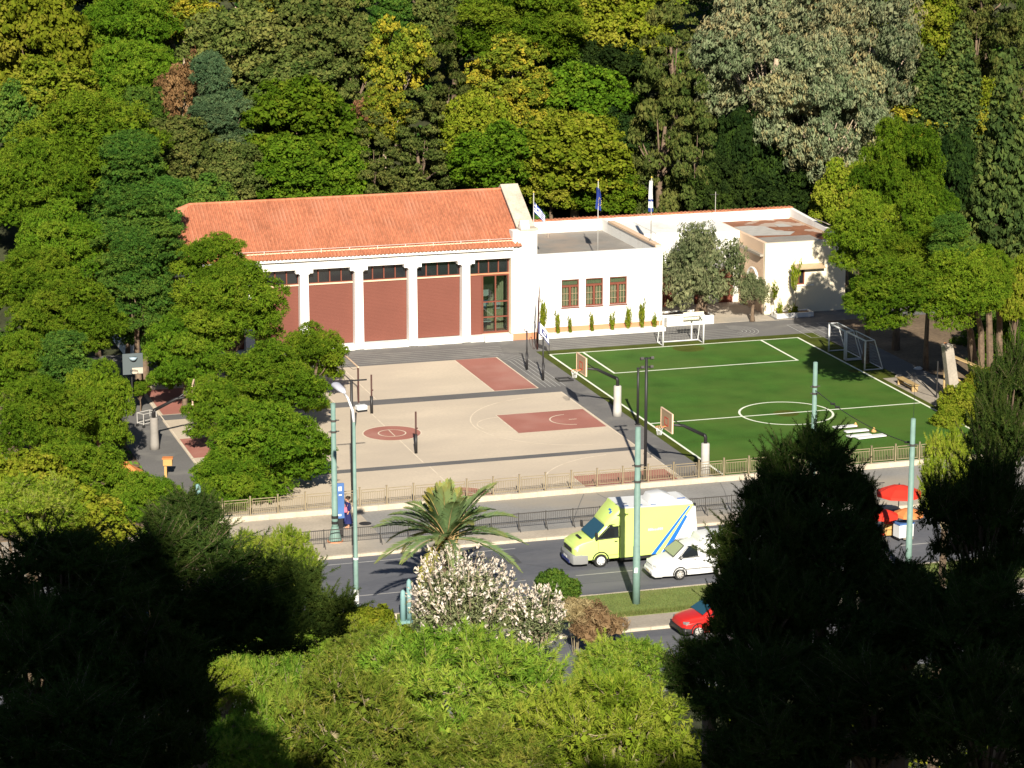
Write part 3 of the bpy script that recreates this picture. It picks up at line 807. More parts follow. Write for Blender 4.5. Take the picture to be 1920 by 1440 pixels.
# floodlight masts on the court edge
def mast(x, y, h, label, bars, r=.08, rz=0.0):
    t = local('floodlight_mast', label, 'mast', (x, y, 0), rz=rz)
    MB().tube([(0, 0, 0), (0, 0, h * .6), (0, 0, h)], [r, r * .95, r * .85], 8).build('pole', M['dkmetal'], t, smooth=True)
    for z, half, heads in bars:
        MB().obox((0, 0, z), (half * 2, .07, .07)).build('crossbar', M['dkmetal'], t)
        for k in heads: MB().obox((k, -.08, z + .02), (.17, .2, .14), rx=R(-25)).build('floodlight', M['guard'], t)
    MB().tube([(0, 0, 0), (0, 0, .05)], r * 2.2, 8).build('base_plate', M['dkmetal'], t)
    return t
mast(50.4, 138.75, 7.3, 'tall black mast with twin lamp bars at the court corner', [(7.25, .34, (-.3, .3)), (6.75, .3, (-.27, .27))], .095)
mast(54.6, 151.75, 3.55, 'slimmer black mast at the edge of the pitch', [(3.5, .1, ())], .085)
mast(34.0, 140.2, 6.85, 'black mast with a wide crossbar behind the street lamp', [(6.8, .85, ())], .09)

# ------------------------------------------------------------------ court posts
def padded_post(x, y, h, pad, label, m='brown_metal', r=.055, rz=0):
    t = local('net_post', label, 'net post', (x, y, 0), 'volleyball net posts on the court')
    MB().tube([(0, 0, 0), (0, 0, h)], r, 8).build('post', M[m], t, smooth=True)
    if pad: MB().tube([(0, 0, pad[0]), (0, 0, pad[1])], r * 1.7, 8).build('padding', M['dkmetal'], t, smooth=True)
    MB().obox((.06, 0, h * .6), (.1, .05, .08)).build('winch', M['brown_metal'], t)
    return t
padded_post(39.87, 159.2, 2.45, (.0, 1.1), 'dark net post standing on the beige court beyond the red circle')
padded_post(39.98, 149.15, 2.5, (.0, 1.15), 'dark net post standing nearer the road than the red circle')
# tall net frame at the court end
t = local('goal_frame', 'rust brown goal frame with sagging net on the back court', 'goal frame', (39.75, 162.1, 0))
MB().tube([(0, 0, 0), (0, 0, 2.3)], .06, 8).build('post', M['brown_metal'], t)
MB().tube([(0, 7.4, 0), (0, 7.4, 2.3)], .06, 8).build('post', M['brown_metal'], t)
MB().tube([(0, -.06, 2.3), (0, 7.46, 2.3)], .05, 8).build('crossbar', M['peach'], t)
MB().tube([(0, 0, 2.2), (-.1, .9, 1.95), (-.12, 3, 1.85), (0, 7.4, 2.2)], .012, 5).build('net_cable', M['dkmetal'], t)
for px_, py_, hh, lb in ((52.55, 167.7, 2.65, 'black volleyball post with hooked top beside the track lines'), (52.65, 164.5, 2.9, 'black volleyball post standing by the dark drain frame')):
    t = local('volleyball_post', lb, 'net post', (px_, py_, 0))
    MB().tube([(0, 0, 0), (0, 0, hh)], .055, 8).build('post', M['dkmetal'], t, smooth=True)
    MB().tube([(0, 0, .02), (0, 0, 1.15)], .085, 8).build('padding', M['dkmetal'], t, smooth=True)
    MB().tube([(0, 0, hh - .1), (-.14, 0, hh - .05), (-.16, 0, hh + .12)], .03, 6).build('hook', M['brown_metal'], t)
    MB().obox((.05, 0, .95), (.08, .1, .2)).build('winch', M['dkmetal'], t)
t = local('corner_pole', 'tall thin black pole with a hoop before the annex shrubs', 'pole', (55.05, 173.3, 0))
MB().tube([(0, 0, 0), (.1, 0, 3.4), (.16, 0, 4.4)], [.07, .06, .02], 8).build('post', M['brown_metal'], t, smooth=True)
MB().tube([(-.22 + .16 * math.cos(R(a)), 0, 1.0 + .95 * math.sin(R(a))) for a in range(0, 361, 24)], .02, 6, cap=False).build('hoop', M['brown_metal'], t)
t = local('drain_frame', 'small black square frame lying on the grey yard', 'frame', (54.0, 164.2, 0))
m2 = MB(); m2.box(-.5, .5, -.45, -.32, 0, .1); m2.box(-.5, .5, .32, .45, 0, .1); m2.box(-.5, -.38, -.32, .32, 0, .1); m2.box(.38, .5, -.32, .32, 0, .1)
m2.build('frame', M['dkmetal'], t)
t = local('corner_banner', 'white and navy banner flag fluttering at the pitch corner', 'flag', (55.25, 171.3, 0))
MB().tube([(0, 0, 0), (0, 0, 1.45)], .02, 6).build('pole', M['dkmetal'], t)
def cloth(w, h, nx, nz, fn):
    b = MB(); vs = []
    for j in range(nz + 1):
        for i in range(nx + 1): vs.append(fn(i / nx, j / nz))
    return b.add(vs, [(j * (nx + 1) + i, j * (nx + 1) + i + 1, (j + 1) * (nx + 1) + i + 1, (j + 1) * (nx + 1) + i) for j in range(nz) for i in range(nx)])
bf = lambda u, v: (-.75 + .78 * u, .03 * math.sin(u * 7), 2.35 - .85 * u - .78 * v + .05 * math.sin(u * 5))
cloth(1, 1, 10, 4, bf).build('banner', M['flag_white'], t)
def on_cloth(u0, u1, v0, v1, off=-.012, fn=bf, n=4):
    return cloth(1, 1, n, 2, lambda u, v: (lambda p: (p[0], p[1] + off, p[2]))(fn(u0 + (u1 - u0) * u, v0 + (v1 - v0) * v)))
on_cloth(.3, .78, .28, .72).build('emblem', M['navy'], t)
on_cloth(0, .12, 0, 1).build('border', M['navy'], t)
on_cloth(0.12, 1, .88, 1).build('border', M['navy'], t)
on_cloth(.42, .66, .42, .56, -.022).build('emblem_mark', M['flag_white'], t)

# ------------------------------------------------------------------ basketball hoops
def hoop(x, y, rz, label, board='board', pad='pad'):
    """overhang along local -x, board faces -x"""
    t = local('basketball_hoop', label, 'basketball hoop', (x, y, 0), rz=rz)
    MB().lathe([(.30, 0), (.27, .35), (.24, 1.0), (.24, 1.85), (.21, 1.9)], n=14).build('post_padding', M[pad], t, smooth=True)
    MB().tube([(0, 0, 1.85), (0, 0, 2.25), (-.12, 0, 2.42)], .10, 10).build('post', M['dkmetal'], t, smooth=True)
    MB().tube([(0, 0, 2.32), (-1.35, 0, 3.02), (-2.25, 0, 3.15)], [.10, .085, .07], 8).build('arm', M['dkmetal'], t, smooth=True)
    MB().tube([(-1.3, 0, 2.95), (-2.3, .35, 3.65)], .03, 6).build('brace', M['dkmetal'], t)
    MB().tube([(-1.3, 0, 2.95), (-2.3, -.35, 3.65)], .03, 6).build('brace', M['dkmetal'], t)
    MB().box(-2.36, -2.30, -.90, .90, 2.85, 3.95).build('backboard', M[board], t)
    m = MB()
    for a in ((-.92, -.86, 2.83, 3.97), (.86, .92, 2.83, 3.97)): m.box(-2.38, -2.29, a[0], a[1], a[2], a[3])
    for z in (2.83, 3.92): m.box(-2.38, -2.29, -.86, .86, z, z + .05)
    m.build('board_frame', M['peach'], t)
    m = MB()
    for z in (3.1, 3.52): m.box(-2.372, -2.365, -.3, .3, z, z + .045)
    for y_ in (-.3, .26): m.box(-2.372, -2.365, y_, y_ + .045, 3.145, 3.52)
    m.build('target_square', M['red'], t)
    MB().tube([(-2.78 + .225 * math.cos(R(a)), .225 * math.sin(R(a)), 3.05) for a in range(0, 361, 20)], .014, 6, cap=False).tube([(-2.38, 0, 3.05), (-2.55, 0, 3.05)], .03, 6).build('rim', M['orange'], t)
    m = MB()
    for k in range(12):
        a0, a1 = 2 * math.pi * k / 12, 2 * math.pi * (k + 1) / 12
        for s in (a1, a0 - (a1 - a0) * 0):
            pass
        m.tube([(-2.78 + .225 * math.cos(a0), .225 * math.sin(a0), 3.05), (-2.78 + .15 * math.cos(a1), .15 * math.sin(a1), 2.8), (-2.78 + .12 * math.cos(a0), .12 * math.sin(a0), 2.6)], .008, 4)
    m.build('net', M['flag_white'], t)
    return t
hoop(54.15, 154.2, 0, 'basketball hoop with white padded post between the two courts, nearer the gym')
hoop(54.3, 139.6, 0, 'basketball hoop with white padded post close to the roadside fence')
hoop(25.6, 154.6, math.pi + R(-14), 'basketball hoop on a dark arm half hidden among the pines', pad='deck')  # grey padding colour stands in for the shade under the pines
# clear board facing the road
t = local('basketball_hoop', 'clear backboard hoop on a thin dark post among the shaded pines', 'basketball hoop', (25.7, 162.9, 0))
MB().tube([(0, 0, 0), (0, 0, 3.2)], .06, 8).build('post', M['dkmetal'], t)
MB().box(-.62, .62, -.55, -.5, 2.75, 4.05).build('backboard', mat('smoked_board', (.10, .12, .125), .35, spec=.5), t)
MB().box(-.05, .60, -.58, -.56, 2.78, 3.15).build('board_panel', M['coping'], t)
MB().tube([(0, 0, 3.1), (0, -.5, 3.3)], .05, 6).build('arm', M['dkmetal'], t)
MB().tube([(.225 * math.cos(R(a)), -.9 + .225 * math.sin(R(a)), 3.05) for a in range(0, 361, 20)], .014, 6, cap=False).build('rim', M['guard'], t)
MB().lathe([(.26, 3.85), (.18, 3.7), (.05, 3.62)], (0, -.72, 0), 12).build('light_dish', mat('pale_dish', (.35, .45, .52), .4), t, smooth=True)
# white backboard over the back goal
t = local('basketball_hoop', 'white backboard standing over the white goal by the olive planter', 'basketball hoop', (66.2, 172.9, 0))
MB().tube([(0, 0.3, 0), (0, 0.3, 1.9)], .06, 8).build('post', M['white'], t)
MB().box(-.75, .75, -.05, 0, 1.35, 2.0).build('backboard', M['cream'], t)

# ------------------------------------------------------------------ goals
def goal(x, y, rz, w, h, d, label, r=.06):
    t = local('football_goal', label, 'goal', (x, y, 0), 'portable football goals round the pitch', rz=rz)
    for s in (-1, 1):
        MB().tube([(s * w / 2, 0, 0), (s * w / 2, 0, h)], r, 8).build('post', M['white'], t, smooth=True)
        MB().tube([(s * w / 2, 0, h), (s * w / 2, d * .5, h), (s * w / 2, d, .04)], r * .6, 6).build('side_frame', M['white'], t)
        MB().tube([(s * w / 2, 0, .04), (s * w / 2, d, .04)], r * .6, 6).build('ground_bar', M['white'], t)
    MB().tube([(-w / 2 - r, 0, h), (w / 2 + r, 0, h)], r, 8).build('crossbar', M['white'], t, smooth=True)
    MB().tube([(-w / 2, d, .04), (w / 2, d, .04)], r * .6, 6).build('ground_bar', M['white'], t)
    MB().tube([(-w / 2, d * .5, h), (w / 2, d * .5, h)], r * .6, 6).build('top_bar', M['white'], t)
    m = MB(); q = .0045; k = 0
    nn = int(w / .22)
    for i in range(nn + 1):
        xx = -w / 2 + w * i / nn
        m.tube([(xx, d * .5, h), (xx, d, .05)], q, 3, cap=False); m.tube([(xx, 0, h), (xx, d * .5, h)], q, 3, cap=False)
    for j in range(9):
        f_ = j / 9; yy = d * .5 + d * .5 * f_; zz = h - (h - .05) * f_
        m.tube([(-w / 2, yy, zz), (w / 2, yy, zz)], q, 3, cap=False)
        for s in (-1, 1): m.tube([(s * w / 2, 0, zz), (s * w / 2, yy, zz)], q, 3, cap=False)
    m.build('net', M['line_dim'], t)
    return t
goal(65.05, 171.75, 0, 2.95, 2.0, 1.1, 'white football goal at the far end line before the olive tree')
goal(73.75, 165.6, R(-90), 2.6, 1.95, 1.2, 'white football goal wholly in tree shade on the sideline')
goal(73.72, 162.45, R(-90), 3.0, 2.0, 1.3, 'white football goal half in sun at the sideline')
# things lying on the pitch and yard
for k, (x, y, s, rz, lb) in enumerate(((66.25, 147.25, (1.5, .42), 4, 'flat white mat lying furthest from the road on the pitch'), (66.5, 146.1, (1.5, .42), 3, 'flat white mat lying in the middle of its row on the pitch'),
                         (66.2, 145.05, (1.55, .4), 4, 'flat white mat lying beside the widest white mat'), (66.75, 144.6, (1.9, .5), 6, 'widest white mat lying nearest the road on the pitch'))):
    t = local('training_mat', lb, 'mat', (x, y, 0.01), rz=R(rz))
    MB().box(-s[0] / 2, s[0] / 2, -s[1] / 2, s[1] / 2, .06, .14).build('mat', M['white'], t, bevel=.02)
    MB().box(s[0] / 2 - .3, s[0] / 2 + .12, -.12, .12, 0, .06).build('strap', M['brown_metal'], t)
for k, (x, y, lb) in enumerate(((67.0, 147.35, 'small yellow cone by the furthest white mat'), (67.55, 145.9, 'small yellow cone by the middle white mats'))):
    t = tag(MB().lathe([(.16, 0), (.16, .03), (.03, .28)], n=10).build('marker_cone', M['yellowbox'], loc=None), lb, 'cone'); t.location = (x, y, .01)
bench = local('wooden_bench', 'low wooden bench beside the pitch sideline', 'bench', (74.3, 155.6, 0), rz=R(90))
MB().box(-1.25, 1.25, -.24, .24, .42, .48).build('seat', M['timber'], bench, bevel=.01)
for s in (-1.05, 1.05): MB().box(s - .06, s + .06, -.2, .2, 0, .42).build('leg', M['timber'], bench)
MB().box(-1.0, 1.0, -.03, .03, .12, .2).build('stretcher', M['timber'], bench)
t = local('concrete_pillar', 'tall leaning concrete pillar past the pitch sideline', 'pillar', (75.6, 151.4, 0))
MB().prism([(-.35, -.3), (.38, -.3), (-.42, 3.75), (-1.0, 3.75)], -.3, .3, 'y').build('shaft', M['concrete'], t, bevel=.03)
t = local('iron_post', 'thin dark iron post by the pitch corner path', 'post', (74.9, 152.6, 0))
MB().tube([(0, 0, 0), (0, 0, 2.4)], .05, 6).build('post', M['dkmetal'], t)
MB().tube([(0, 0, .1), (-1.6, 1.2, 1.6)], .03, 5).build('brace', M['dkmetal'], t)
slab('earth_path', M['concrete'], 73.9, 77.5, 149.0, 158.5, .02)
slab('shaded_yard', M['soil'], 77.5, 120, 138.4, 176, .012)
shed = local('timber_shelter', 'broken timber shelter of sloping yellow boards beside the leaning pillar', 'shelter', (77.4, 153.0, 0), rz=R(-20))
for k in range(6):
    MB().obox((0, -.1 + k * .26, 1.95 - k * .03), (3.6, .23, .05), ry=R(22), rx=R(random.uniform(-4, 4))).build('board', M['timber'], shed)
for x_, h_ in ((-1.5, 2.5), (1.5, 1.3)):
    MB().tube([(x_, 0, 0), (x_, 0, h_)], .07, 6).build('post', M['timber'], shed)
    MB().tube([(x_, 1.2, 0), (x_, 1.2, h_)], .07, 6).build('post', M['timber'], shed)
MB().tube([(-1.5, 0, 1.4), (.2, 0, .3)], .06, 6).build('brace', M['timber'], shed)
for k, (x_, y_, z_, m_, lb, s_) in enumerate(((77.2, 160.1, .1, 'white', 'small pale sack lying in the shade by the goal', .5), (82.0, 166.0, .1, 'orange', 'orange bundle lying in deep shade under the pines', .55), (83.4, 163.5, .1, 'curtain', 'pale yellow box lying in deep shade under the pines', .4), (75.0, 158.6, .05, 'coping', 'pale stone lying at the edge of the path', .3))):
    b = MB(); rr = random.Random(k)
    b.lathe([(.02, 0), (.5, .04), (.62, .18), (.45, .36), (.1, .42)], n=9)
    b.v = [(v[0] * s_ * (1 + .25 * rr.uniform(-1, 1)), v[1] * s_ * .7, v[2] * s_ * (1 + .2 * rr.uniform(-1, 1))) for v in b.v]
    o = tag(b.build('bundle', M[m_]), lb, 'bundle'); o.location = (x_, y_, 0)
# left of the courts: kiosk roof, yellow machine, wheeled frame
kio = local('orange_kiosk', 'small kiosk with a pointed orange tiled roof under the pines', 'kiosk', (22.7, 147.0, 0), rz=R(20))
MB().box(-.55, .55, -.5, .5, 0, .75).build('body', M['dkmetal'], kio)
m2 = MB()
for k in range(6):
    a0, a1 = k * math.pi / 3, (k + 1) * math.pi / 3
    m2.add([(1.05 * math.cos(a0), 1.05 * math.sin(a0), .75), (1.05 * math.cos(a1), 1.05 * math.sin(a1), .75), (.25 * math.cos(a1), .25 * math.sin(a1), 1.25), (.25 * math.cos(a0), .25 * math.sin(a0), 1.25)], [(0, 1, 2, 3)])
m2.add([(.25 * math.cos(k * math.pi / 3), .25 * math.sin(k * math.pi / 3), 1.25) for k in range(6)], [tuple(range(6))])
m2.build('roof', M['orange'], kio)
MB().lathe([(.24, 1.25), (.18, 1.4), (.05, 1.42)], n=6).build('roof_cap', M['orange'], kio)
mc = local('yellow_cabinet', 'orange yellow cabinet on a post at the court edge', 'cabinet', (25.25, 148.2, 0), rz=R(-15))
MB().box(-.26, .26, -.2, .2, .7, 1.1).build('cabinet', M['yellowbox'], mc, bevel=.03)
MB().box(-.30, .30, -.24, .24, 1.1, 1.15).build('lid', M['orange'], mc)
MB().box(-.2, -.06, -.1, .1, 0, .7).build('leg', M['yellowbox'], mc)
wf_ = local('ball_cart', 'light grey wheeled ball cart by the hidden red key', 'cart', (26.1, 160.2, 0), rz=R(30))
m2 = MB()
for z in (.25, .85):
    m2.tube([(-.5, -.3, z), (.5, -.3, z), (.5, .3, z), (-.5, .3, z), (-.5, -.3, z)], .025, 5)
for sx in (-.5, .5):
    for sy in (-.3, .3): m2.tube([(sx, sy, .12), (sx, sy, .85)], .025, 5)
m2.build('frame', M['pad'], wf_)
for sx in (-.5, .5):
    for sy in (-.3, .3): MB().tube([(sx, sy - .03, .1), (sx, sy + .03, .1)], .1, 10).build('wheel', M['tyre'], wf_)

# ------------------------------------------------------------------ flags and aerial
def flagpole(x, y, z0, h, label, kind):
    t = local('flagpole', label, 'flagpole', (x, y, z0), 'flagpoles on the annex roof')
    MB().tube([(0, 0, 0), (0, 0, h)], [.045, .03], 8).build('pole', M['pad'], t, smooth=True)
    MB().lathe([(.01, h), (.06, h + .05), (.06, h + .1), (.01, h + .15)], n=8).build('finial', M['gold'], t)
    MB().lathe([(.14, 0), (.14, .05), (.06, .1)], n=8).build('foot', M['deck'], t)
    if kind == 'stripes':
        fn = lambda u, v: (.05 + .8 * u, .08 * math.sin(u * 8 + v), h - .62 - .98 * u - .72 * v * (1 - .15 * u))
        for k in range(9):
            cloth(1, 1, 12, 1, lambda u, v: fn(.0 + u, (k + v) / 9)).build('flag_stripe', M['flag_blue' if k % 2 == 0 else 'flag_white'], t)
        cloth(1, 1, 5, 3, lambda u, v: (lambda p: (p[0], p[1] - .02, p[2]))(fn(u * .37, v * 5 / 9))).build('flag_canton', M['flag_blue'], t)
        cloth(1, 1, 4, 1, lambda u, v: (lambda p: (p[0], p[1] - .035, p[2]))(fn(u * .37, (2 + v) / 9))).build('canton_cross', M['flag_white'], t)
        cloth(1, 1, 1, 5, lambda u, v: (lambda p: (p[0], p[1] - .037, p[2]))(fn(.15 + u * .07, v * 5 / 9))).build('canton_cross', M['flag_white'], t)
    elif kind == 'stars':
        fn = lambda u, v: (-.16 + .42 * u * (.6 + .4 * v) + .05 * math.sin(v * 4), -.09 + .12 * math.sin(u * 13 + v * 2), h - .35 - 1.55 * v - .2 * u)
        cloth(1, 1, 18, 8, fn).build('flag', M['flag_blue'], t)
        m = MB()
        for k in range(12):
            a = 2 * math.pi * k / 12; p = fn(.5 + .3 * math.cos(a), .62 + .17 * math.sin(a))
            m.add([(p[0] + .04 * (1 if j % 2 == 0 else .42) * math.sin(math.pi * j / 5), p[1] - .06, p[2] + .04 * (1 if j % 2 == 0 else .42) * math.cos(math.pi * j / 5)) for j in range(10)], [tuple(range(9, -1, -1))])
        m.build('flag_stars', M['gold'], t)
    else:
        fn = lambda u, v: (-.18 + .2 * u + .12 * v * (u - .8) - .02 * math.sin(v * 5), -.08 + .1 * math.sin(u * 11), h - .15 - 2.2 * v)
        cloth(1, 1, 14, 10, fn).build('flag', M['flag_white'], t)
        cloth(1, 1, 14, 1, lambda u, v: (lambda p: (p[0], p[1] - .012, p[2]))(fn(u, .60 + .07 * v))).build('flag_band', M['flag_blue'], t)
        cloth(1, 1, 14, 1, lambda u, v: (lambda p: (p[0], p[1] - .012, p[2]))(fn(u, .88 + .12 * v))).build('flag_band', M['flag_blue'], t)
    return t
flagpole(56.35, 178.3, 4.95, 4.95, 'flagpole with blue and white striped flag next to the tiled gable', 'stripes')
flagpole(60.95, 178.0, 4.95, 5.6, 'flagpole with limp navy flag of gold stars mid annex roof', 'stars')
flagpole(65.25, 179.0, 5.95, 4.45, 'flagpole with white flag hanging straight with a blue band', 'plain')
ant = local('roof_aerial', 'thin television aerial mast on the rust brown roof', 'aerial', (73.4, 187.5, 5.3))
MB().tube([(0, 0, 0), (0, 0, 2.4)], .022, 6).build('mast', M['pad'], ant)
m2 = MB().tube([(-.45, 0, 2.2), (.25, 0, 2.2)], .012, 5)
for k in range(6): m2.tube([(-.42 + k * .12, -.25, 2.2), (-.42 + k * .12, .25, 2.2)], .008, 4)
m2.build('aerial', M['guard'], ant)

# ------------------------------------------------------------------ advertising pillar, manhole, person
ad = local('advert_pillar', 'narrow blue advertising panel on a dark stand behind the pale green pole', 'sign', (31.72, 133.75, 0))
MB().box(-.16, .16, -.05, .05, 0, 1.05).build('stand', M['dkmetal'], ad)
MB().box(-.24, .24, -.07, .07, 1.05, 2.95).build('panel', M['sign_blue'], ad, bevel=.03)
m2 = MB(); m2.box(-.08, .1, -.078, -.074, 2.55, 2.78); m2.build('printed_mark', M['flag_white'], ad)
m2 = MB(); m2.box(-.1, .06, -.078, -.074, 1.2, 1.3); m2.box(-.06, .1, -.078, -.074, 2.3, 2.36); m2.build('printed_mark', M['flag_white'], ad)
tag(MB().lathe([(.33, .0), (.33, .02), (.30, .025)], n=18).build('manhole_cover', M['dkmetal'], loc=None), 'dark round manhole cover in the pale pavement', 'manhole').location = (33.6, 135.9, 0.001)

def skin_body(name, verts, edges, radii, m, parent, root=0, levels=2):
    me = bpy.data.meshes.new(name); me.from_pydata(verts, edges, []); me.materials.append(m)
    o = bpy.data.objects.new(name, me); COL.objects.link(o); o.parent = parent
    md = o.modifiers.new('skin', 'SKIN'); md.use_smooth_shade = True
    if not me.skin_vertices: me.attributes.new('skin', 'FLOAT', 'POINT')
    for i, r in enumerate(radii):
        sv = me.skin_vertices[0].data[i]
        sv.radius = (r, r) if not isinstance(r, tuple) else r
        sv.use_root = (i == root)
    sb = o.modifiers.new('sub', 'SUBSURF'); sb.levels = levels; sb.render_levels = levels
    return o
def person(x, y, rz, label):
    t = local('person', label, 'person', (x, y, 0), rz=rz)
    V = [(0, 0, .92), (0, .01, 1.12), (0, .02, 1.36), (0, .015, 1.46), (0, 0, 1.53), (0, -.015, 1.60), (0, -.01, 1.70),   # spine, neck, head
         (.09, 0, .86), (.10, -.02, .50), (.10, .02, .10), (.10, -.06, .035), (.10, -.15, .03),                             # leg
         (-.09, 0, .86), (-.10, .01, .50), (-.10, .05, .10), (-.10, -.03, .035), (-.10, -.12, .03),
         (.17, .02, 1.38), (.23, .05, 1.12), (.21, -.06, .90), (.205, -.09, .82),                                            # arms
         (-.17, .02, 1.38), (-.24, .04, 1.12), (-.23, -.04, .88), (-.225, -.06, .80)]
    E_ = [(0, 1), (1, 2), (2, 3), (3, 4), (4, 5), (5, 6), (0, 7), (7, 8), (8, 9), (9, 10), (10, 11), (0, 12), (12, 13), (13, 14), (14, 15), (15, 16),
          (2, 17), (17, 18), (18, 19), (19, 20), (2, 21), (21, 22), (22, 23), (23, 24)]
    Rr = [.14, .125, .135, .06, .055, .095, .09, .09, .06, .042, .042, .035, .09, .06, .042, .042, .035, .062, .045, .034, .036, .062, .045, .034, .036]
    b = skin_body('body', V, E_, Rr, M['skin'], t)
    dr_ = MB(); n = 20
    prof = [(.075, .06, 1.47, .015), (.17, .10, 1.41, .02), (.205, .125, 1.30, .02), (.20, .125, 1.15, .015), (.175, .12, 1.03, .01), (.21, .15, .90, .0), (.25, .19, .70, .0), (.29, .23, .45, 0), (.31, .25, .32, 0)]
    vs = []
    for j, (rx, ry, z, oy) in enumerate(prof):
        for k in range(n):
            a = 2 * math.pi * k / n; wv = 1 + (.06 * math.sin(a * 6) if z < .8 else 0)
            vs.append((rx * wv * math.cos(a), oy + ry * wv * math.sin(a), z))
    dr_.add(vs, [(j * n + k, (j + 1) * n + k, (j + 1) * n + (k + 1) % n, j * n + (k + 1) % n) for j in range(len(prof) - 1) for k in range(n)])
    dr_.build('dress', M['dress'], t, smooth=True)
    for s in (1, -1):
        MB().tube([(s * .13, .02, 1.40), (s * .19, .03, 1.34), (s * .24, .05, 1.13), (s * .225, 0, 1.02)], [.085, .078, .062, .058], 10).build('sleeve', M['dress'], t, smooth=True)
        MB().lathe([(.055, 0.0), (.055, .05), (.04, .07)], (s * .10, -.04, 0), 8).build('shoe', M['skin'] if False else M['terracotta'], t)
    h = MB(); nn = 14
    hv = []
    for j in range(8):
        ph = math.pi * j / 7 * .72
        for k in range(nn):
            a = 2 * math.pi * k / nn
            hv.append((.112 * math.sin(ph) * math.cos(a), .012 + .118 * math.sin(ph) * math.sin(a) + (.02 * j / 7), 1.655 + .125 * math.cos(ph)))
    h.add(hv, [(j * nn + k, (j + 1) * nn + k, (j + 1) * nn + (k + 1) % nn, j * nn + (k + 1) % nn) for j in range(7) for k in range(nn)])
    h.lathe([(.01, 1.60), (.055, 1.63), (.065, 1.69), (.04, 1.74), (.01, 1.75)], (0, .13, 0), 10)
    h.build('hair', M['hair'], t, smooth=True)
    f = MB(); f.tube([(0, -.10, 1.64), (0, -.128, 1.61), (0, -.10, 1.60)], [.012, .016, .01], 6); f.build('nose', M['skin'], t)
    for s in (1, -1):
        MB().lathe([(.004, -.008), (.011, 0), (.004, .008)], (s * .036, -.106, 1.65), 6).build('eye', M['dkmetal'], t)
        MB().lathe([(.005, -.03), (.016, 0), (.005, .03)], (s * .105, .0, 1.63), 6).build('ear', M['skin'], t)
    MB().box(-.026, .026, -.108, -.098, 1.565, 1.575).build('mouth', M['red'], t)
    return t
person(32.5, 135.3, R(-80), 'woman in a dark blue dress with bare calves walking on the pavement')
bag = local('pink_bag', 'pink handbag on the arm of the woman in blue', 'bag', (32.28, 135.1, .95))
MB().prism([(-.17, 0), (.17, 0), (.14, .28), (-.14, .28)], -.06, .06, 'y').build('body', M['pink'], bag, bevel=.03)
MB().tube([(-.1, 0, .27), (-.05, 0, .42), (.05, 0, .42), (.1, 0, .27)], .012, 5).build('strap', M['pink'], bag)
bag = local('dark_bag', 'dark carrier bag hanging low beside the woman in blue', 'bag', (32.22, 135.2, .42))
MB().prism([(-.17, 0), (.17, 0), (.13, .34), (-.13, .34)], -.07, .07, 'y').build('body', M['navy'], bag, bevel=.03)
MB().tube([(-.08, 0, .33), (0, 0, .5), (.08, 0, .33)], .01, 5).build('strap', M['navy'], bag)

# ------------------------------------------------------------------ vehicles (built nose towards -x, near side at -y)
def wheel(par, x, y, r, w, hub='white'):
    t = MB().lathe([(r * .62, -w / 2), (r * .95, -w / 2), (r, -w * .3), (r, w * .3), (r * .95, w / 2), (r * .62, w / 2)], n=22)
    t.v = [(x + v[0], y + v[2], r + v[1]) for v in t.v]
    o = t.build('wheel', M['tyre'], par, smooth=False)
    s = -1 if y < 0 else 1
    h = MB().lathe([(r * .66, -.01), (r * .60, .012), (r * .32, .0), (r * .22, .03), (.02, .035)], n=18)
    h.v = [(x + v[0], y + s * (w / 2 + v[2] * 1), r + v[1]) for v in h.v]
    h.build('rim', M[hub], o, smooth=True)
    g = MB()
    for k in range(7):
        a = 2 * math.pi * k / 7
        g.obox((x + r * .46 * math.cos(a), y + s * (w / 2 + .012), r + r * .46 * math.sin(a)), (.05, .012, .05))
    g.build('rim_holes', M['dkmetal'], o)
    return o
def arch(par, x, y, r, m='dkmetal'):
    pts = [(x + r * math.cos(R(a)), y, r * .9 + r * math.sin(R(a))) for a in range(-10, 191, 15)]
    return MB().tube(pts, .035, 6).build('wheel_arch', M[m], par)
def lofted(secs, closed_ends=True):
    b = MB(); n = len(secs[0]); vs = [p for s in secs for p in s]
    fs = [(j * n + k, j * n + (k + 1) % n, (j + 1) * n + (k + 1) % n, (j + 1) * n + k) for j in range(len(secs) - 1) for k in range(n)]
    fs += [tuple(range(n - 1, -1, -1)), tuple((len(secs) - 1) * n + k for k in range(n))]
    return b.add(vs, fs)
van = local('box_van', 'lime green box van with white tail and blue diagonal stripes', 'van', (41.7, 126.2, -.12))
# cab: cross sections along x (half width at bottom / top, z bottom, z top)
def cab_sec(x, z0, zm, z1, wb, wm, wt):
    return [(x, -wb, z0), (x, -wm, zm), (x, -wt, z1 - .03), (x, -wt + .06, z1), (x, wt - .06, z1), (x, wt, z1 - .03), (x, wm, zm), (x, wb, z0)]
lower = lofted([cab_sec(.05, .55, .78, 1.02, .66, .74, .72), cab_sec(.14, .42, .8, 1.16, .86, .93, .86), cab_sec(.5, .40, .9, 1.33, .95, .99, .90), cab_sec(1.12, .40, .95, 1.47, .97, 1.01, .95), cab_sec(2.45, .40, 1.0, 1.50, .97, 1.02, .99)])
lower.build('cab_body', M['lime'], van, bevel=.03, segs=3, soft=50)
up = lofted([cab_sec(1.06, 1.40, 1.46, 1.49, .92, .93, .90), cab_sec(1.80, 1.45, 1.9, 2.18, .99, .95, .86), cab_sec(2.45, 1.49, 1.95, 2.30, 1.0, .96, .88)])
up.build('cab_top', M['lime'], van, bevel=.02, segs=3, soft=50)
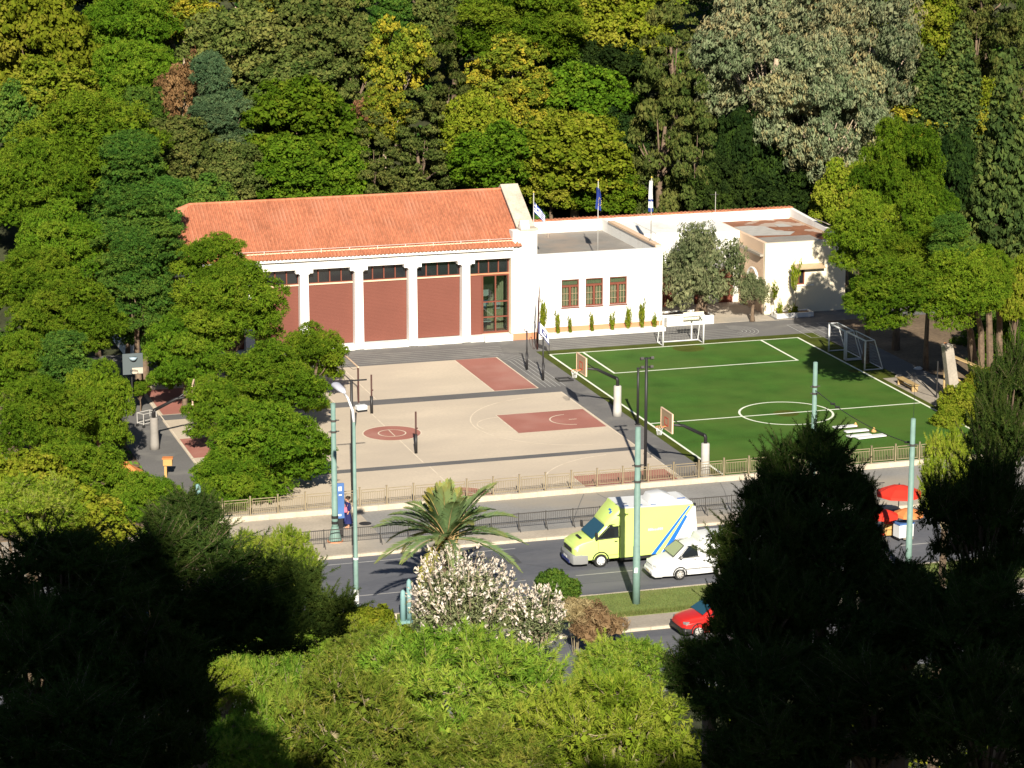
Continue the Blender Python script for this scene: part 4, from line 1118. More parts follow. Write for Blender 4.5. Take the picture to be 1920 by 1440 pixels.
fair = lofted([cab_sec(1.70, 2.06, 2.16, 2.22, .84, .86, .80), cab_sec(2.05, 2.05, 2.4, 2.62, .97, .97, .86), cab_sec(2.50, 2.1, 2.6, 3.02, 1.04, 1.04, 1.0)])
fair.build('roof_fairing', M['lime'], van, bevel=.05, segs=3, soft=50)
mk = MB(); mk.obox((2.12, -.50, 2.70), (.16, .16, .02), ry=R(-44)); mk.obox((2.2, -.2, 2.75), (.1, .3, .02), ry=R(-44)); mk.build('fairing_mark', M['blue'], van)
ws = MB(); ws.add([(1.04, -.84, 1.52), (1.04, .84, 1.52), (1.72, .76, 2.11), (1.72, -.76, 2.11)], [(0, 3, 2, 1)])
ws.v = [(v[0] - .02, v[1], v[2] + .02) for v in ws.v]
ws2 = MB(); ws2.add([(1.00, -.86, 1.52), (1.00, .86, 1.52), (1.70, .79, 2.14), (1.70, -.79, 2.14), (1.06, -.86, 1.48), (1.06, .86, 1.48), (1.76, .79, 2.10), (1.76, -.79, 2.10)], [(0, 3, 2, 1), (4, 5, 6, 7), (0, 1, 5, 4), (1, 2, 6, 5), (2, 3, 7, 6), (3, 0, 4, 7)])
ws2.build('windscreen', M['wind'], van)
for s in (-1, 1):
    sw = MB(); y0 = s * .995
    sw.add([(1.30, y0, 1.50), (2.40, y0 * 1.01, 1.54), (2.40, s * .945, 2.17), (1.95, s * .95, 2.15)], [(0, 1, 2, 3) if s < 0 else (3, 2, 1, 0)])
    sw.v = [(v[0], v[1] + s * .025, v[2]) for v in sw.v]
    sw.build('side_window', M['glass'], van)
    fr_ = MB().tube([(1.24, s * 1.015, 1.48), (2.45, s * 1.035, 1.52), (2.45, s * .975, 2.2), (1.92, s * .975, 2.18), (1.24, s * 1.015, 1.48)], .028, 5); fr_.build('window_seal', M['dkmetal'], van)
    dr_ = MB().tube([(1.30, s * 1.03, 1.44), (1.35, s * 1.03, .62), (2.40, s * 1.03, .62), (2.42, s * 1.035, 1.46)], .007, 4); dr_.build('door_seam', M['guard'], van)
    MB().obox((2.25, s * 1.045, 1.32), (.16, .03, .04)).build('door_handle', M['dkmetal'], van)
    mi = MB().obox((1.16, s * 1.2, 1.72), (.10, .22, .34)); mi.obox((1.2, s * 1.05, 1.6), (.06, .2, .06)); mi.build('wing_mirror', M['dkmetal'], van, bevel=.03)
    MB().obox((.30, s * .80, 1.02), (.34, .2, .26), ry=R(-30), rz=s * R(-28)).build('headlight', mat('headlamp_glass', (.6, .6, .58), .15, spec=.7), van, bevel=.04)
bm = lofted([cab_sec(-.08, .30, .45, .64, .70, .74, .70), cab_sec(.02, .22, .45, .72, .90, .95, .88), cab_sec(.45, .22, .45, .74, 1.0, 1.02, 1.0), cab_sec(.78, .24, .45, .70, 1.01, 1.03, 1.01)])
bm.build('bumper', M['bumper'], van, bevel=.03, segs=3, soft=50)
MB().box(-.10, .02, -.6, .6, .24, .40).build('front_spoiler', M['navy'], van, bevel=.02)
MB().obox((.06, 0, .88), (.08, 1.15, .26), ry=R(-12)).build('grille', M['dkmetal'], van, bevel=.02)
MB().obox((.60, 0, 1.42), (.12, .7, .03), ry=R(-14)).build('bonnet_vent', M['dkmetal'], van)
MB().box(-.112, -.10, -.26, .26, .44, .55).build('number_plate', M['white'], van)
# box body with the corner stripes
bx = MB().prism([(2.46, .42), (6.45, .50), (6.62, 1.3), (6.48, 2.82), (6.38, 2.92), (2.50, 3.0), (2.46, 2.94)], -1.08, 1.08, 'y')
bx.build('box_body', M['lime'], van, bevel=.03)
sk = MB().box(2.5, 6.3, -1.02, 1.02, .28, .42); sk.build('side_skirt', M['dkmetal'], van)
def decal(name, poly, m, off):
    for s in (-1, 1):
        b = MB(); p = [(x, s * (1.081 + off), z) for x, z in poly]
        b.add(p, [tuple(range(len(p))) if s < 0 else tuple(range(len(p) - 1, -1, -1))]); b.build(name, M[m], van)
decal('tail_panel', [(4.62, .47), (6.45, .51), (6.615, 1.3), (6.475, 2.82), (6.36, 2.86)], 'white', .002)
decal('stripe', [(4.12, .46), (4.36, .465), (5.98, 2.55), (6.22, 2.86), (6.10, 2.86)], 'blue', .004)
decal('stripe', [(4.66, .47), (5.0, .475), (6.05, 2.30), (5.94, 2.42)], 'blue', .006)
decal('stripe', [(4.42, .465), (4.60, .468), (5.92, 2.42), (5.86, 2.42)], 'lime', .005)
rfm = MB().prism([(2.52, 3.001), (6.36, 2.925), (6.36, 2.95), (2.52, 3.03)], -1.03, 1.03, 'y'); rfm.build('roof_panel', M['white'], van)
dome = lofted([cab_sec(4.15, 3.0, 3.03, 3.05, .55, .54, .5), cab_sec(4.35, 3.0, 3.2, 3.36, .66, .66, .55), cab_sec(5.0, 2.98, 3.25, 3.42, .68, .68, .58), cab_sec(5.45, 2.96, 3.1, 3.26, .62, .62, .55), cab_sec(5.6, 2.95, 3.05, 3.12, .5, .5, .45)])
dome.build('roof_unit', M['white'], van, bevel=.06, segs=3, soft=50)
d2 = lofted([cab_sec(5.55, 2.95, 3.0, 3.14, .9, .9, .8), cab_sec(6.1, 2.94, 3.0, 3.12, .94, .94, .85), cab_sec(6.4, 2.9, 2.95, 2.99, .95, .95, .9)]); d2.build('rear_fairing', M['white'], van, bevel=.04)
pm = MB()
for k in range(5): pm.obox((5.72 + k * .085, -.55, 3.148), (.06, .12, .01))
pm.build('roof_print', M['blue'], van)
pm = MB()
for k in range(3): pm.obox((2.85 + k * .75, -.72, 3.034 - k * .014), (.28, .14, .012))
pm.build('roof_hatch', M['sign_blue'], van)
pm = MB(); r_ = random.Random(3); xx = 3.95
while xx < 4.75:
    w_ = r_.uniform(.05, .09); pm.box(xx, xx + w_, -1.088, -1.083, 1.72, 1.72 + r_.choice((.09, .09, .13))); xx += w_ + .025
pm.build('side_lettering', mat('pale_print', (.50, .66, .60), .5), van)
pm = MB(); pm.box(3.32, 3.45, -1.088, -1.083, 1.5, 1.68); pm.build('side_emblem', mat('pale_blue_print', (.32, .52, .62), .5), van)
for x_ in (1.45, 5.35):
    for s in (-1, 1): wheel(van, x_, s * .92, .35, .24); arch(van, x_, s * 1.0, .42)
MB().box(6.56, 6.63, -.95, -.80, .7, .95).build('tail_light', M['red_paint'], van)
MB().box(6.36, 6.5, -1.1, -.95, 2.84, 2.96).build('corner_lamp', M['dkmetal'], van)

car = local('delivery_car', 'small white delivery van with raised rear box behind the lime van', 'van', (44.9, 122.85, -.12))
def cs(x, z0, zm, z1, wb, wm, wt): return cab_sec(x, z0, zm, z1, wb, wm, wt)
def rsec(x, z0, z1, wb, wt, zw):
    """rounded body section: sill, waist, shoulder, roof"""
    return [(x, -wb, z0), (x, -wb - .03, zw * .6 + z0 * .4), (x, -wb - .01, zw), (x, -wt - .02, z1 - .16), (x, -wt + .06, z1 - .04), (x, -wt * .5, z1), (x, wt * .5, z1), (x, wt - .06, z1 - .04), (x, wt + .02, z1 - .16), (x, wb + .01, zw), (x, wb + .03, zw * .6 + z0 * .4), (x, wb, z0)]
lofted([rsec(.0, .40, .72, .52, .46, .58), rsec(.10, .27, .86, .68, .60, .66), rsec(.35, .24, .96, .76, .68, .74), rsec(.85, .23, 1.07, .80, .73, .84), rsec(1.20, .23, 1.13, .81, .76, .95), rsec(2.5, .23, 1.16, .82, .79, .98), rsec(4.05, .26, 1.18, .81, .79, .98)]).build('body', M['white'], car, bevel=.02, soft=55)
lofted([rsec(1.05, 1.02, 1.14, .75, .70, 1.06), rsec(1.40, 1.06, 1.42, .78, .66, 1.1), rsec(1.78, 1.08, 1.68, .79, .60, 1.15), rsec(2.15, 1.1, 1.77, .80, .62, 1.2), rsec(2.55, 1.1, 1.78, .81, .66, 1.2)]).build('cabin', M['white'], car, bevel=.02, soft=55)
lofted([rsec(2.42, 1.1, 1.80, .80, .70, 1.3), rsec(2.56, 1.1, 2.06, .83, .76, 1.4), rsec(3.3, 1.1, 2.12, .83, .77, 1.4), rsec(3.95, 1.1, 2.09, .83, .76, 1.4), rsec(4.06, 1.12, 1.98, .80, .72, 1.4)]).build('load_box', M['white'], car, bevel=.02, soft=55)
w_ = MB(); w_.add([(1.08, -.66, 1.19), (1.08, .66, 1.19), (1.66, .55, 1.64), (1.66, -.55, 1.64)], [(0, 3, 2, 1)]); w_.v = [(v[0] - .06, v[1], v[2] + .035) for v in w_.v]
w_.build('windscreen', M['wind_green'], car)
MB().tube([(1.02, -.69, 1.21), (1.02, .69, 1.21), (1.60, .57, 1.69), (1.60, -.57, 1.69), (1.02, -.69, 1.21)], .02, 5).build('windscreen_seal', M['dkmetal'], car)
for s in (-1, 1):
    g_ = MB(); g_.add([(1.30, s * .835, 1.16), (2.28, s * .845, 1.18), (2.25, s * .70, 1.66), (1.80, s * .675, 1.64)], [(0, 1, 2, 3) if s < 0 else (3, 2, 1, 0)]); g_.build('side_window', M['glass'], car)
    MB().tube([(1.22, s * .845, 1.14), (2.32, s * .855, 1.16), (2.30, s * .705, 1.69), (1.78, s * .68, 1.68), (1.22, s * .845, 1.14)], .016, 5).build('window_seal', M['dkmetal'], car)
    MB().tube([(1.26, s * .85, 1.1), (1.30, s * .85, .4), (2.34, s * .855, .4), (2.36, s * .86, 1.14)], .006, 4).build('door_seam', M['guard'], car)
    MB().obox((1.34, s * .96, 1.2), (.13, .18, .14)).build('wing_mirror', M['bumper'], car, bevel=.04)
    MB().obox((.16, s * .56, .76), (.2, .28, .13), rz=s * R(-20), ry=R(-12)).build('headlight', mat('headlamp_glass', (.6, .6, .58), .15, spec=.7), car, bevel=.04)
    MB().obox((2.1, s * .862, 1.0), (.14, .02, .03)).build('door_handle', M['dkmetal'], car)
    MB().obox((2.2, s * .862, .55), (1.9, .02, .05)).build('side_trim', M['bumper'], car)
    for x_ in (1.36, 3.5): wheel(car, x_ - .03, s * .77, .295, .17, 'pad'); arch(car, x_ - .03, s * .84, .35)
lofted([cs(-.08, .28, .38, .48, .58, .62, .58), cs(.05, .21, .38, .54, .76, .80, .76), cs(.42, .21, .38, .52, .80, .84, .80)]).build('bumper', M['white'], car, bevel=.03, soft=50)
MB().box(-.09, .02, -.5, .5, .25, .35).build('air_intake', M['dkmetal'], car)
MB().box(-.095, -.082, -.24, .24, .38, .48).build('number_plate', M['curtain'], car)
MB().obox((.03, 0, .70), (.05, .6, .09)).build('grille', M['dkmetal'], car)
MB().tube([(-.10, -.62, .36), (-.10, .62, .36)], .02, 5).build('bumper_strip', M['bumper'], car)

rc_ = local('red_car', 'red car half hidden behind the dark pine on the lower road', 'car', (43.15, 114.2, -.12), rz=R(4))
lofted([rsec(.0, .40, .70, .55, .48, .56), rsec(.12, .25, .84, .72, .62, .66), rsec(.55, .22, .95, .80, .70, .74), rsec(1.2, .22, 1.02, .82, .76, .85), rsec(3.2, .22, 1.05, .82, .78, .88), rsec(3.85, .3, 1.0, .76, .70, .8)]).build('body', M['red_paint'], rc_, bevel=.02, soft=55)
lofted([rsec(1.05, .92, 1.0, .76, .70, .95), rsec(1.75, .95, 1.40, .79, .58, 1.0), rsec(2.3, .96, 1.47, .80, .6, 1.02), rsec(2.9, .96, 1.43, .80, .6, 1.02), rsec(3.6, .95, 1.1, .76, .66, 1.0)]).build('cabin', M['red_paint'], rc_, bevel=.02, soft=55)
w_ = MB(); w_.add([(1.03, -.68, 1.0), (1.03, .68, 1.0), (1.68, .55, 1.42), (1.68, -.55, 1.42)], [(0, 3, 2, 1)]); w_.v = [(v[0] - .03, v[1], v[2] + .03) for v in w_.v]; w_.build('windscreen', M['wind'], rc_)
for s in (-1, 1):
    g_ = MB(); g_.add([(1.3, s * .82, 1.0), (3.1, s * .825, 1.02), (2.85, s * .68, 1.38), (1.8, s * .67, 1.38)], [(0, 1, 2, 3) if s < 0 else (3, 2, 1, 0)]); g_.build('side_window', M['glass'], rc_)
    MB().obox((.2, s * .6, .7), (.22, .26, .14), rz=s * R(-18)).build('headlight', M['bumper'], rc_, bevel=.03)
    for x_ in (.75, 3.1): wheel(rc_, x_, s * .74, .3, .18, 'pad'); arch(rc_, x_, s * .81, .36)
lofted([cs(-.06, .26, .36, .46, .6, .64, .6), cs(.06, .2, .36, .5, .78, .82, .78), cs(.42, .2, .36, .48, .8, .83, .8)]).build('bumper', M['dkmetal'], rc_, bevel=.03)

# ------------------------------------------------------------------ parasols and goods by the road
def parasol(x, y, r, h, label, m='red', tilt=0.0):
    t = local('parasol', label, 'parasol', (x, y, 0), 'red parasols beside the green pole')
    MB().tube([(0, 0, 0), (0, 0, h + .05)], .025, 6).build('pole', M['dkmetal'], t)
    n = 8; b = MB()
    for k in range(n):
        a0, a1 = 2 * math.pi * k / n, 2 * math.pi * (k + 1) / n; am = (a0 + a1) / 2
        rim0 = (r * math.cos(a0), r * math.sin(a0), h - r * .33); rim1 = (r * math.cos(a1), r * math.sin(a1), h - r * .33); mid = (r * .93 * math.cos(am), r * .93 * math.sin(am), h - r * .34)
        q0 = (r * .5 * math.cos(a0), r * .5 * math.sin(a0), h - r * .11); q1 = (r * .5 * math.cos(a1), r * .5 * math.sin(a1), h - r * .11)
        b.add([(0, 0, h), q0, q1, rim0, mid, rim1], [(0, 1, 2), (1, 3, 4), (1, 4, 2), (2, 4, 5)])
        b.add([rim0, rim1, (rim1[0], rim1[1], rim1[2] - .14), (rim0[0], rim0[1], rim0[2] - .14)], [(0, 1, 2, 3)])
    b.build('canopy', M[m], t)
    rb = MB()
    for k in range(n):
        a = 2 * math.pi * k / n; rb.tube([(0, 0, h - .05), (r * .98 * math.cos(a), r * .98 * math.sin(a), h - r * .36)], .01, 4)
    rb.build('ribs', M['dkmetal'], t)
    MB().lathe([(.02, h), (.05, h + .05), (.01, h + .12)], n=8).build('finial', M['dkmetal'], t)
    MB().lathe([(.28, 0), (.28, .08), (.05, .12)], n=10).build('base', M['concrete'], t)
    return t
def og(px_, py_, z): p = onz(px_, py_, z); return p.x, p.y
a = og(1686, 916, 2.3); parasol(a[0], a[1], 1.25, 2.5, 'largest red parasol beside the green pole')
a = og(1655, 962, 1.5); parasol(a[0], a[1], .85, 1.7, 'small red parasol below the largest one, away from the pole')
a = og(1704, 958, 1.5); parasol(a[0], a[1], .8, 1.65, 'small orange parasol leaning against the green pole', 'orange')
a = og(1694, 988, .6); fb = local('white_freezer', 'white ice cream freezer under the red parasols', 'freezer', (a[0], a[1], 0), rz=R(10))
MB().box(-.45, .45, -.3, .3, .1, .8).build('body', M['white'], fb, bevel=.03); MB().box(-.47, .47, -.32, .32, .8, .88).build('lid', M['sign_blue'], fb)
for s in (-.35, .35): MB().box(s - .05, s + .05, -.25, .25, 0, .1).build('foot', M['dkmetal'], fb)
a = og(1668, 985, .5); fb = local('drinks_crate_stack', 'tan crates stacked beside the white freezer', 'crate stack', (a[0], a[1], 0), rz=R(-8))
for k in range(3):
    c_ = MB().box(-.3, .3, -.2, .2, .32 * k, .32 * k + .29).build('crate', M['yellowbox' if k != 2 else 'red'], fb, bevel=.02)
sc_ = local('motor_scooter', 'pale motor scooter parked on the road edge behind the pines', 'scooter', (57.4, 123.6, -.12), rz=R(30))
lofted([[(-.55, -.14, .35), (-.55, .14, .35), (-.5, .12, .9), (-.5, -.12, .9)], [(-.35, -.22, .3), (-.35, .22, .3), (-.4, .2, .85), (-.4, -.2, .85)], [(.1, -.17, .28), (.1, .17, .28), (.1, .17, .36), (.1, -.17, .36)], [(.3, -.2, .3), (.3, .2, .3), (.3, .17, .72), (.3, -.17, .72)], [(.85, -.13, .5), (.85, .13, .5), (.85, .1, .72), (.85, -.1, .72)]]).build('body', M['pad'], sc_, bevel=.03)
MB().obox((.5, 0, .78), (.7, .26, .1)).build('seat', M['red'], sc_, bevel=.04)
MB().tube([(-.5, -.32, 1.02), (-.45, 0, .95), (-.5, .32, 1.02)], .02, 6).build('handlebar', M['dkmetal'], sc_)
for x_ in (-.62, .68):
    t_ = MB().lathe([(.13, -.05), (.22, -.05), (.24, 0), (.22, .05), (.13, .05)], n=16); t_.v = [(x_ + v[0], v[2], .24 + v[1]) for v in t_.v]; t_.build('wheel', M['tyre'], sc_)

# ------------------------------------------------------------------ leaves
def norm(a): return a / np.maximum(np.linalg.norm(a, axis=-1, keepdims=True), 1e-9)
def rand_dirs(rng, n):
    return norm(rng.normal(size=(n, 3)))
class Leaves:
    """collects leaf faces (rhombic leaf clumps or thin needles) for one crown"""
    def __init__(s): s.q = []; s.t = []; s.tri = []; s.tt = []
    def cards(s, c, nrm, size, aspect, rng, tint, axis=None):
        n = len(c)
        t = axis if axis is not None else rand_dirs(rng, n)
        t = norm(t - nrm * (t * nrm).sum(1, keepdims=True))
        b = np.cross(nrm, t)
        L = size[:, None] * .5
        W = L * aspect
        bend = nrm * L * .25
        s.q.append(np.stack([c - t * L - bend, c + b * W, c + t * L - bend, c - b * W], 1)); s.t.append(tint)
    def needles(s, base, d, ln, wid, rng, tint):
        side = norm(np.cross(d, rand_dirs(rng, len(d))))
        s.tri.append(np.stack([base - side * wid * .5, base + side * wid * .5, base + d * ln[:, None]], 1)); s.tt.append(tint)
    def mesh(s, name, m):
        q = np.concatenate(s.q) if s.q else np.zeros((0, 4, 3)); t = np.concatenate(s.tri) if s.tri else np.zeros((0, 3, 3))
        nv = len(q) * 4 + len(t) * 3; nf = len(q) + len(t)
        me = bpy.data.meshes.new(name)
        me.vertices.add(nv); me.vertices.foreach_set('co', np.concatenate([q.reshape(-1), t.reshape(-1)]).astype(np.float32))
        me.loops.add(nv); me.loops.foreach_set('vertex_index', np.arange(nv, dtype=np.int32))
        me.polygons.add(nf)
        ls = np.concatenate([np.arange(len(q)) * 4, len(q) * 4 + np.arange(len(t)) * 3]).astype(np.int32)
        me.polygons.foreach_set('loop_start', ls)
        at_ = me.attributes.new('tint', 'FLOAT', 'FACE')
        at_.data.foreach_set('value', np.clip(np.concatenate((s.t or [np.zeros(0)]) + (s.tt or [np.zeros(0)])), 0, 1).astype(np.float32))
        me.materials.append(m)
        me.update(); me.validate()
        return me

def fill_pads(L, pads, rng, clump=.42, per=26, size=.27, aspect=.62, cover=1.0, up=-.35, hang=None, spread=.42, tintvar=.17, inner=.35, fluffy=False):
    """pads: (centre, radii, tint). Each is covered with small rounded leaf clumps facing outwards"""
    for c, r, tv in pads:
        c = np.array(c, float); r = np.array(r, float)
        area = 4 * math.pi * ((r[0] * r[1]) ** 1.6 / 3 + 2 * (r[0] * r[2]) ** 1.6 / 3) ** (1 / 1.6)
        n = max(6, int(cover * area / (clump * clump * 1.5)))
        d = rand_dirs(rng, int(n * 2.2)); d = d[d[:, 2] > up][:n]; n = len(d)
        pos = c + d * r * rng.uniform(.80, 1.04, (n, 1))
        nr = norm(d / r)
        k = per
        dd = norm(np.repeat(nr, k, 0) * .75 + rand_dirs(rng, n * k) * .95)
        cs = clump * rng.uniform(.65, 1.35, n)
        p = np.repeat(pos, k, 0) + dd * np.repeat(cs, k)[:, None] * rng.uniform(.35, 1.0, (n * k, 1)) * np.array([1, 1, .85])
        nn = norm(dd + rand_dirs(rng, n * k) * spread)
        ti = np.repeat(rng.normal(tv, tintvar, n), k) + rng.normal(0, .10, n * k)
        ax = (dd * 1.0 + rand_dirs(rng, n * k) * .7) if fluffy else None
        if fluffy: nn = norm(dd * .7 + rand_dirs(rng, n * k) * .75)
        if hang is not None: ax = np.tile(np.array(hang, float), (n * k, 1)) + rand_dirs(rng, n * k) * .5
        L.cards(p, nn, size * rng.uniform(.7, 1.3, n * k), aspect, rng, ti, ax)
        m = int(n * k * inner * .5)
        if m:
            pi_ = c + rand_dirs(rng, m) * r * rng.uniform(.3, .85, (m, 1))
            L.cards(pi_, rand_dirs(rng, m), size * 1.4 * np.ones(m), .8, rng, rng.normal(tv - .1, .15, m))  # inner leaves tinted darker, painting shade into the crown

def limb_mesh(name, m, height, r0, ends, rng, lean=(0, 0), twist=.25, n=7):
    b = MB()
    pts = []; rs = []
    for i in range(6):
        f = i / 5
        pts.append((lean[0] * f + twist * f * math.sin(f * 5 + lean[1]), lean[1] * f + twist * f * math.cos(f * 4), height * f)); rs.append(r0 * (1.15 - .75 * f) if i else r0 * 1.5)
    b.tube(pts, rs, n)
    for e in ends:
        e = (e[0] * .85, e[1] * .85, e[2] * .3 + height)
        f = min(.95, max(.35, .55 + .4 * (e[2] - height) / max(height, .1)))
        i0 = f * 5; a = Vector(pts[int(i0)]).lerp(Vector(pts[min(5, int(i0) + 1)]), i0 - int(i0)); e = Vector(e)
        md = a.lerp(e, .5) + Vector((0, 0, -.12 * (e - a).length + .05))
        b.tube([a, md, e], [r0 * .45, r0 * .28, r0 * .08], 5)
    me = bpy.data.meshes.new(name); me.from_pydata(b.v, [], b.f); me.materials.append(m); me.shade_smooth()
    return me

LM = {}
LM['pine'] = leafmat('pine_leaf', (.046, .094, .007), (.096, .168, .011), (.158, .208, .017), rnd=.2)
LM['deep'] = leafmat('deep_green_leaf', (.038, .092, .015), (.082, .165, .024), (.14, .20, .028))
LM['gold'] = leafmat('golden_leaf', (.10, .145, .014), (.195, .215, .022), (.32, .265, .026))
LM['lightg'] = leafmat('yellow_green_leaf', (.095, .14, .010), (.175, .21, .016), (.255, .245, .03))
LM['hollow'] = leafmat('shade_coloured_leaf', (.010, .022, .006), (.022, .040, .010), (.04, .07, .012), transl=.1)  # shade of the hollow put into the leaf colour
LM['olive_dark'] = leafmat('cedar_leaf', (.050, .078, .017), (.105, .132, .032), (.165, .165, .044))
LM['euc'] = leafmat('eucalyptus_leaf', (0.119, 0.161, 0.077), (0.217, 0.245, 0.133), (0.308, 0.259, 0.119))
LM['cyp'] = leafmat('cypress_leaf', (0.041, 0.075, 0.022), (0.086, 0.134, 0.034), (0.144, 0.168, 0.043))
LM['bluegreen'] = leafmat('blue_green_leaf', (.055, .105, .045), (.105, .175, .078), (.15, .20, .08))
LM['brown'] = leafmat('dry_leaf', (0.110, 0.064, 0.030), (0.243, 0.130, 0.061), (0.330, 0.193, 0.091))
LM['oliv'] = leafmat('olive_leaf', (0.079, 0.101, 0.043), (0.159, 0.179, 0.084), (0.245, 0.245, 0.122))
LM['needle'] = leafmat('needle_leaf', (0.083, 0.167, 0.016), (0.175, 0.284, 0.030), (0.284, 0.334, 0.049), transl=.3, rnd=.14)
LM['needle_olive'] = leafmat('olive_needle_leaf', (.075, .125, .014), (.15, .21, .026), (.25, .25, .045), transl=.3, rnd=.1)
LM['needle_lime'] = leafmat('lime_needle_leaf', (0.112, 0.179, 0.013), (0.224, 0.302, 0.025), (0.325, 0.347, 0.050), transl=.3, rnd=.1)
LM['needle_shade'] = leafmat('shade_needle_leaf', (.02, .04, .010), (.04, .072, .014), (.065, .09, .018), transl=.2, rnd=.1)  # needles darkened in colour, adding to the shade on the near pines
LM['palm'] = leafmat('palm_leaf', (.11, .18, .06), (.20, .30, .125), (.33, .29, .06), transl=.3, rnd=.05)
LM['plume'] = leafmat('cream_plume', (.46, .38, .27), (.68, .59, .47), (.80, .75, .67), transl=.25, rnd=.03)
LM['plume_tan'] = leafmat('tan_grass', (.16, .11, .05), (.30, .22, .11), (.42, .33, .18), transl=.25, rnd=.05)
LM['rust_tan'] = leafmat('rust_tan_twigs', (.10, .06, .03), (.24, .16, .08), (.36, .27, .14), transl=.25, rnd=.05)
LM['grass'] = leafmat('grass_blade', (.10, .14, .035), (.165, .20, .055), (.24, .22, .085), transl=.25, rnd=.05)

def dome_pads(rng, w, h, n, r, flat=.62, tint=.5, tv=.12, lo=-.5):
    """pads arranged on a rounded dome with half width w and half height h"""
    P_ = []
    k = 0
    while len(P_) < n and k < 4000:
        k += 1
        d = rand_dirs(rng, 1)[0]
        if d[2] < lo: continue
        f = rng.uniform(.62, 1.0)
        rr = r * rng.uniform(.7, 1.25)
        p = np.array([d[0] * (w - rr) * f, d[1] * (w - rr) * f, d[2] * (h - rr * flat) * f])
        if any(np.linalg.norm((p - q[0]) / np.array([1, 1, .72])) < .6 * (rr + q[1][0]) for q in P_): continue
        P_.append((p, (rr, rr * rng.uniform(.85, 1.1), rr * flat * rng.uniform(.8, 1.2)), rng.normal(tint, tv)))
    return P_
def mk_pine(L, rng):
    w, h = 3.6, 2.9
    P_ = dome_pads(rng, w, h, 22, 1.15, .62, lo=-.75, tv=.14)
    fill_pads(L, P_, rng, clump=.25, per=20, size=.19, aspect=.24, cover=.78, up=-.3, inner=.2, fluffy=True, tintvar=.2)
    return (w, h), [p[0] * .8 for p in P_[::3]], 6.0
def mk_tier(L, rng):
    w, h = 3.4, 3.6
    P_ = []
    for lv in range(6):
        z = -h * .75 + lv * (h * 1.6 / 5); rad = w * (1.0 - .13 * lv) * rng.uniform(.8, 1.1)
        for a in np.arange(0, 6.28, 1.15 if lv < 3 else 1.6) + rng.uniform(0, 6):
            rr = rng.uniform(.8, 1.4)
            P_.append((np.array([(rad - rr) * math.cos(a), (rad - rr) * math.sin(a), z + rng.uniform(-.45, .45)]), (rr, rr, rr * .42), rng.normal(.48, .14)))
    P_.append((np.array([0, 0, h * .8]), (1.0, 1.0, .7), .55))
    fill_pads(L, P_, rng, clump=.25, per=18, size=.20, aspect=.24, cover=.68, up=-.25, inner=.2, fluffy=True, tintvar=.2)
    return (w, h), [p[0] * .8 for p in P_[::3]], 6.5
def mk_round(L, rng):
    w, h = 3.2, 2.9
    P_ = dome_pads(rng, w, h, 34, .82, .85, lo=-.8, tv=.15)
    fill_pads(L, P_, rng, clump=.30, per=22, size=.19, aspect=.65, cover=.72, up=-.45, spread=.8, inner=.25)
    return (w, h), [p[0] * .8 for p in P_[::4]], 5.5
def mk_loose(L, rng):
    w, h = 3.0, 3.0
    P_ = dome_pads(rng, w, h, 26, .75, .85, lo=-.8, tv=.22)
    fill_pads(L, P_, rng, clump=.28, per=18, size=.20, aspect=.6, cover=.66, up=-.6, spread=.9, tintvar=.24, inner=.1)
    return (w, h), [p[0] * .9 for p in P_[::2]], 5.5
def mk_cedar(L, rng):
    w, h = 3.4, 5.5
    P_ = []
    z = -h + .6
    while z < h:
        f = (h - z) / (2 * h); rad = w * (.14 + .86 * f ** .8)
        na = max(3, int(rad * 2.6))
        for a in np.arange(na) * 6.283 / na + rng.uniform(0, 6):
            rr = rng.uniform(.45, .85) * (.6 + .5 * f)
            q = rad * rng.uniform(.55, 1.05)
            P_.append((np.array([q * math.cos(a), q * math.sin(a), z - .22 * q + rng.uniform(-.3, .3)]), (rr, rr, rr * .75), rng.normal(.5, .16)))
        z += 1.0
    fill_pads(L, P_, rng, clump=.26, per=20, size=.20, aspect=.42, cover=.62, up=-.6, hang=(0, 0, -1), spread=.75, inner=.25)
    return (w, h), [p[0] * .8 for p in P_[::9]], 7.5
def mk_euc(L, rng):
    w, h = 4.2, 3.6
    P_ = dome_pads(rng, w, h, 52, .66, 1.0, lo=-.85, tv=.18)
    fill_pads(L, P_, rng, clump=.27, per=22, size=.19, aspect=.30, cover=.72, up=-.8, hang=(0, 0, -1), spread=.85, tintvar=.2, inner=.1)
    return (w, h), [p[0] * .9 for p in P_[::2]], 8.0
def mk_cyp(L, rng):
    w, h = 1.25, 5.5
    P_ = []
    for z in np.arange(-h, h, .62):
        f = (z + h) / (2 * h); rad = w * (min(1, .55 + f * 1.6) if f < .45 else (1 - (f - .45) / .58) ** .75 + .03)
        for a in np.arange(3) * 2.09 + rng.uniform(0, 6):
            P_.append((np.array([rad * .5 * math.cos(a), rad * .5 * math.sin(a), z + rng.uniform(-.2, .2)]), (max(.16, rad * .58), max(.16, rad * .58), .7), rng.normal(.5, .18)))
    fill_pads(L, P_, rng, clump=.2, per=13, size=.22, aspect=.42, cover=.5, up=-.9, hang=(0, 0, 1), spread=.6, inner=.2)
    return (w, h), [], 5.5
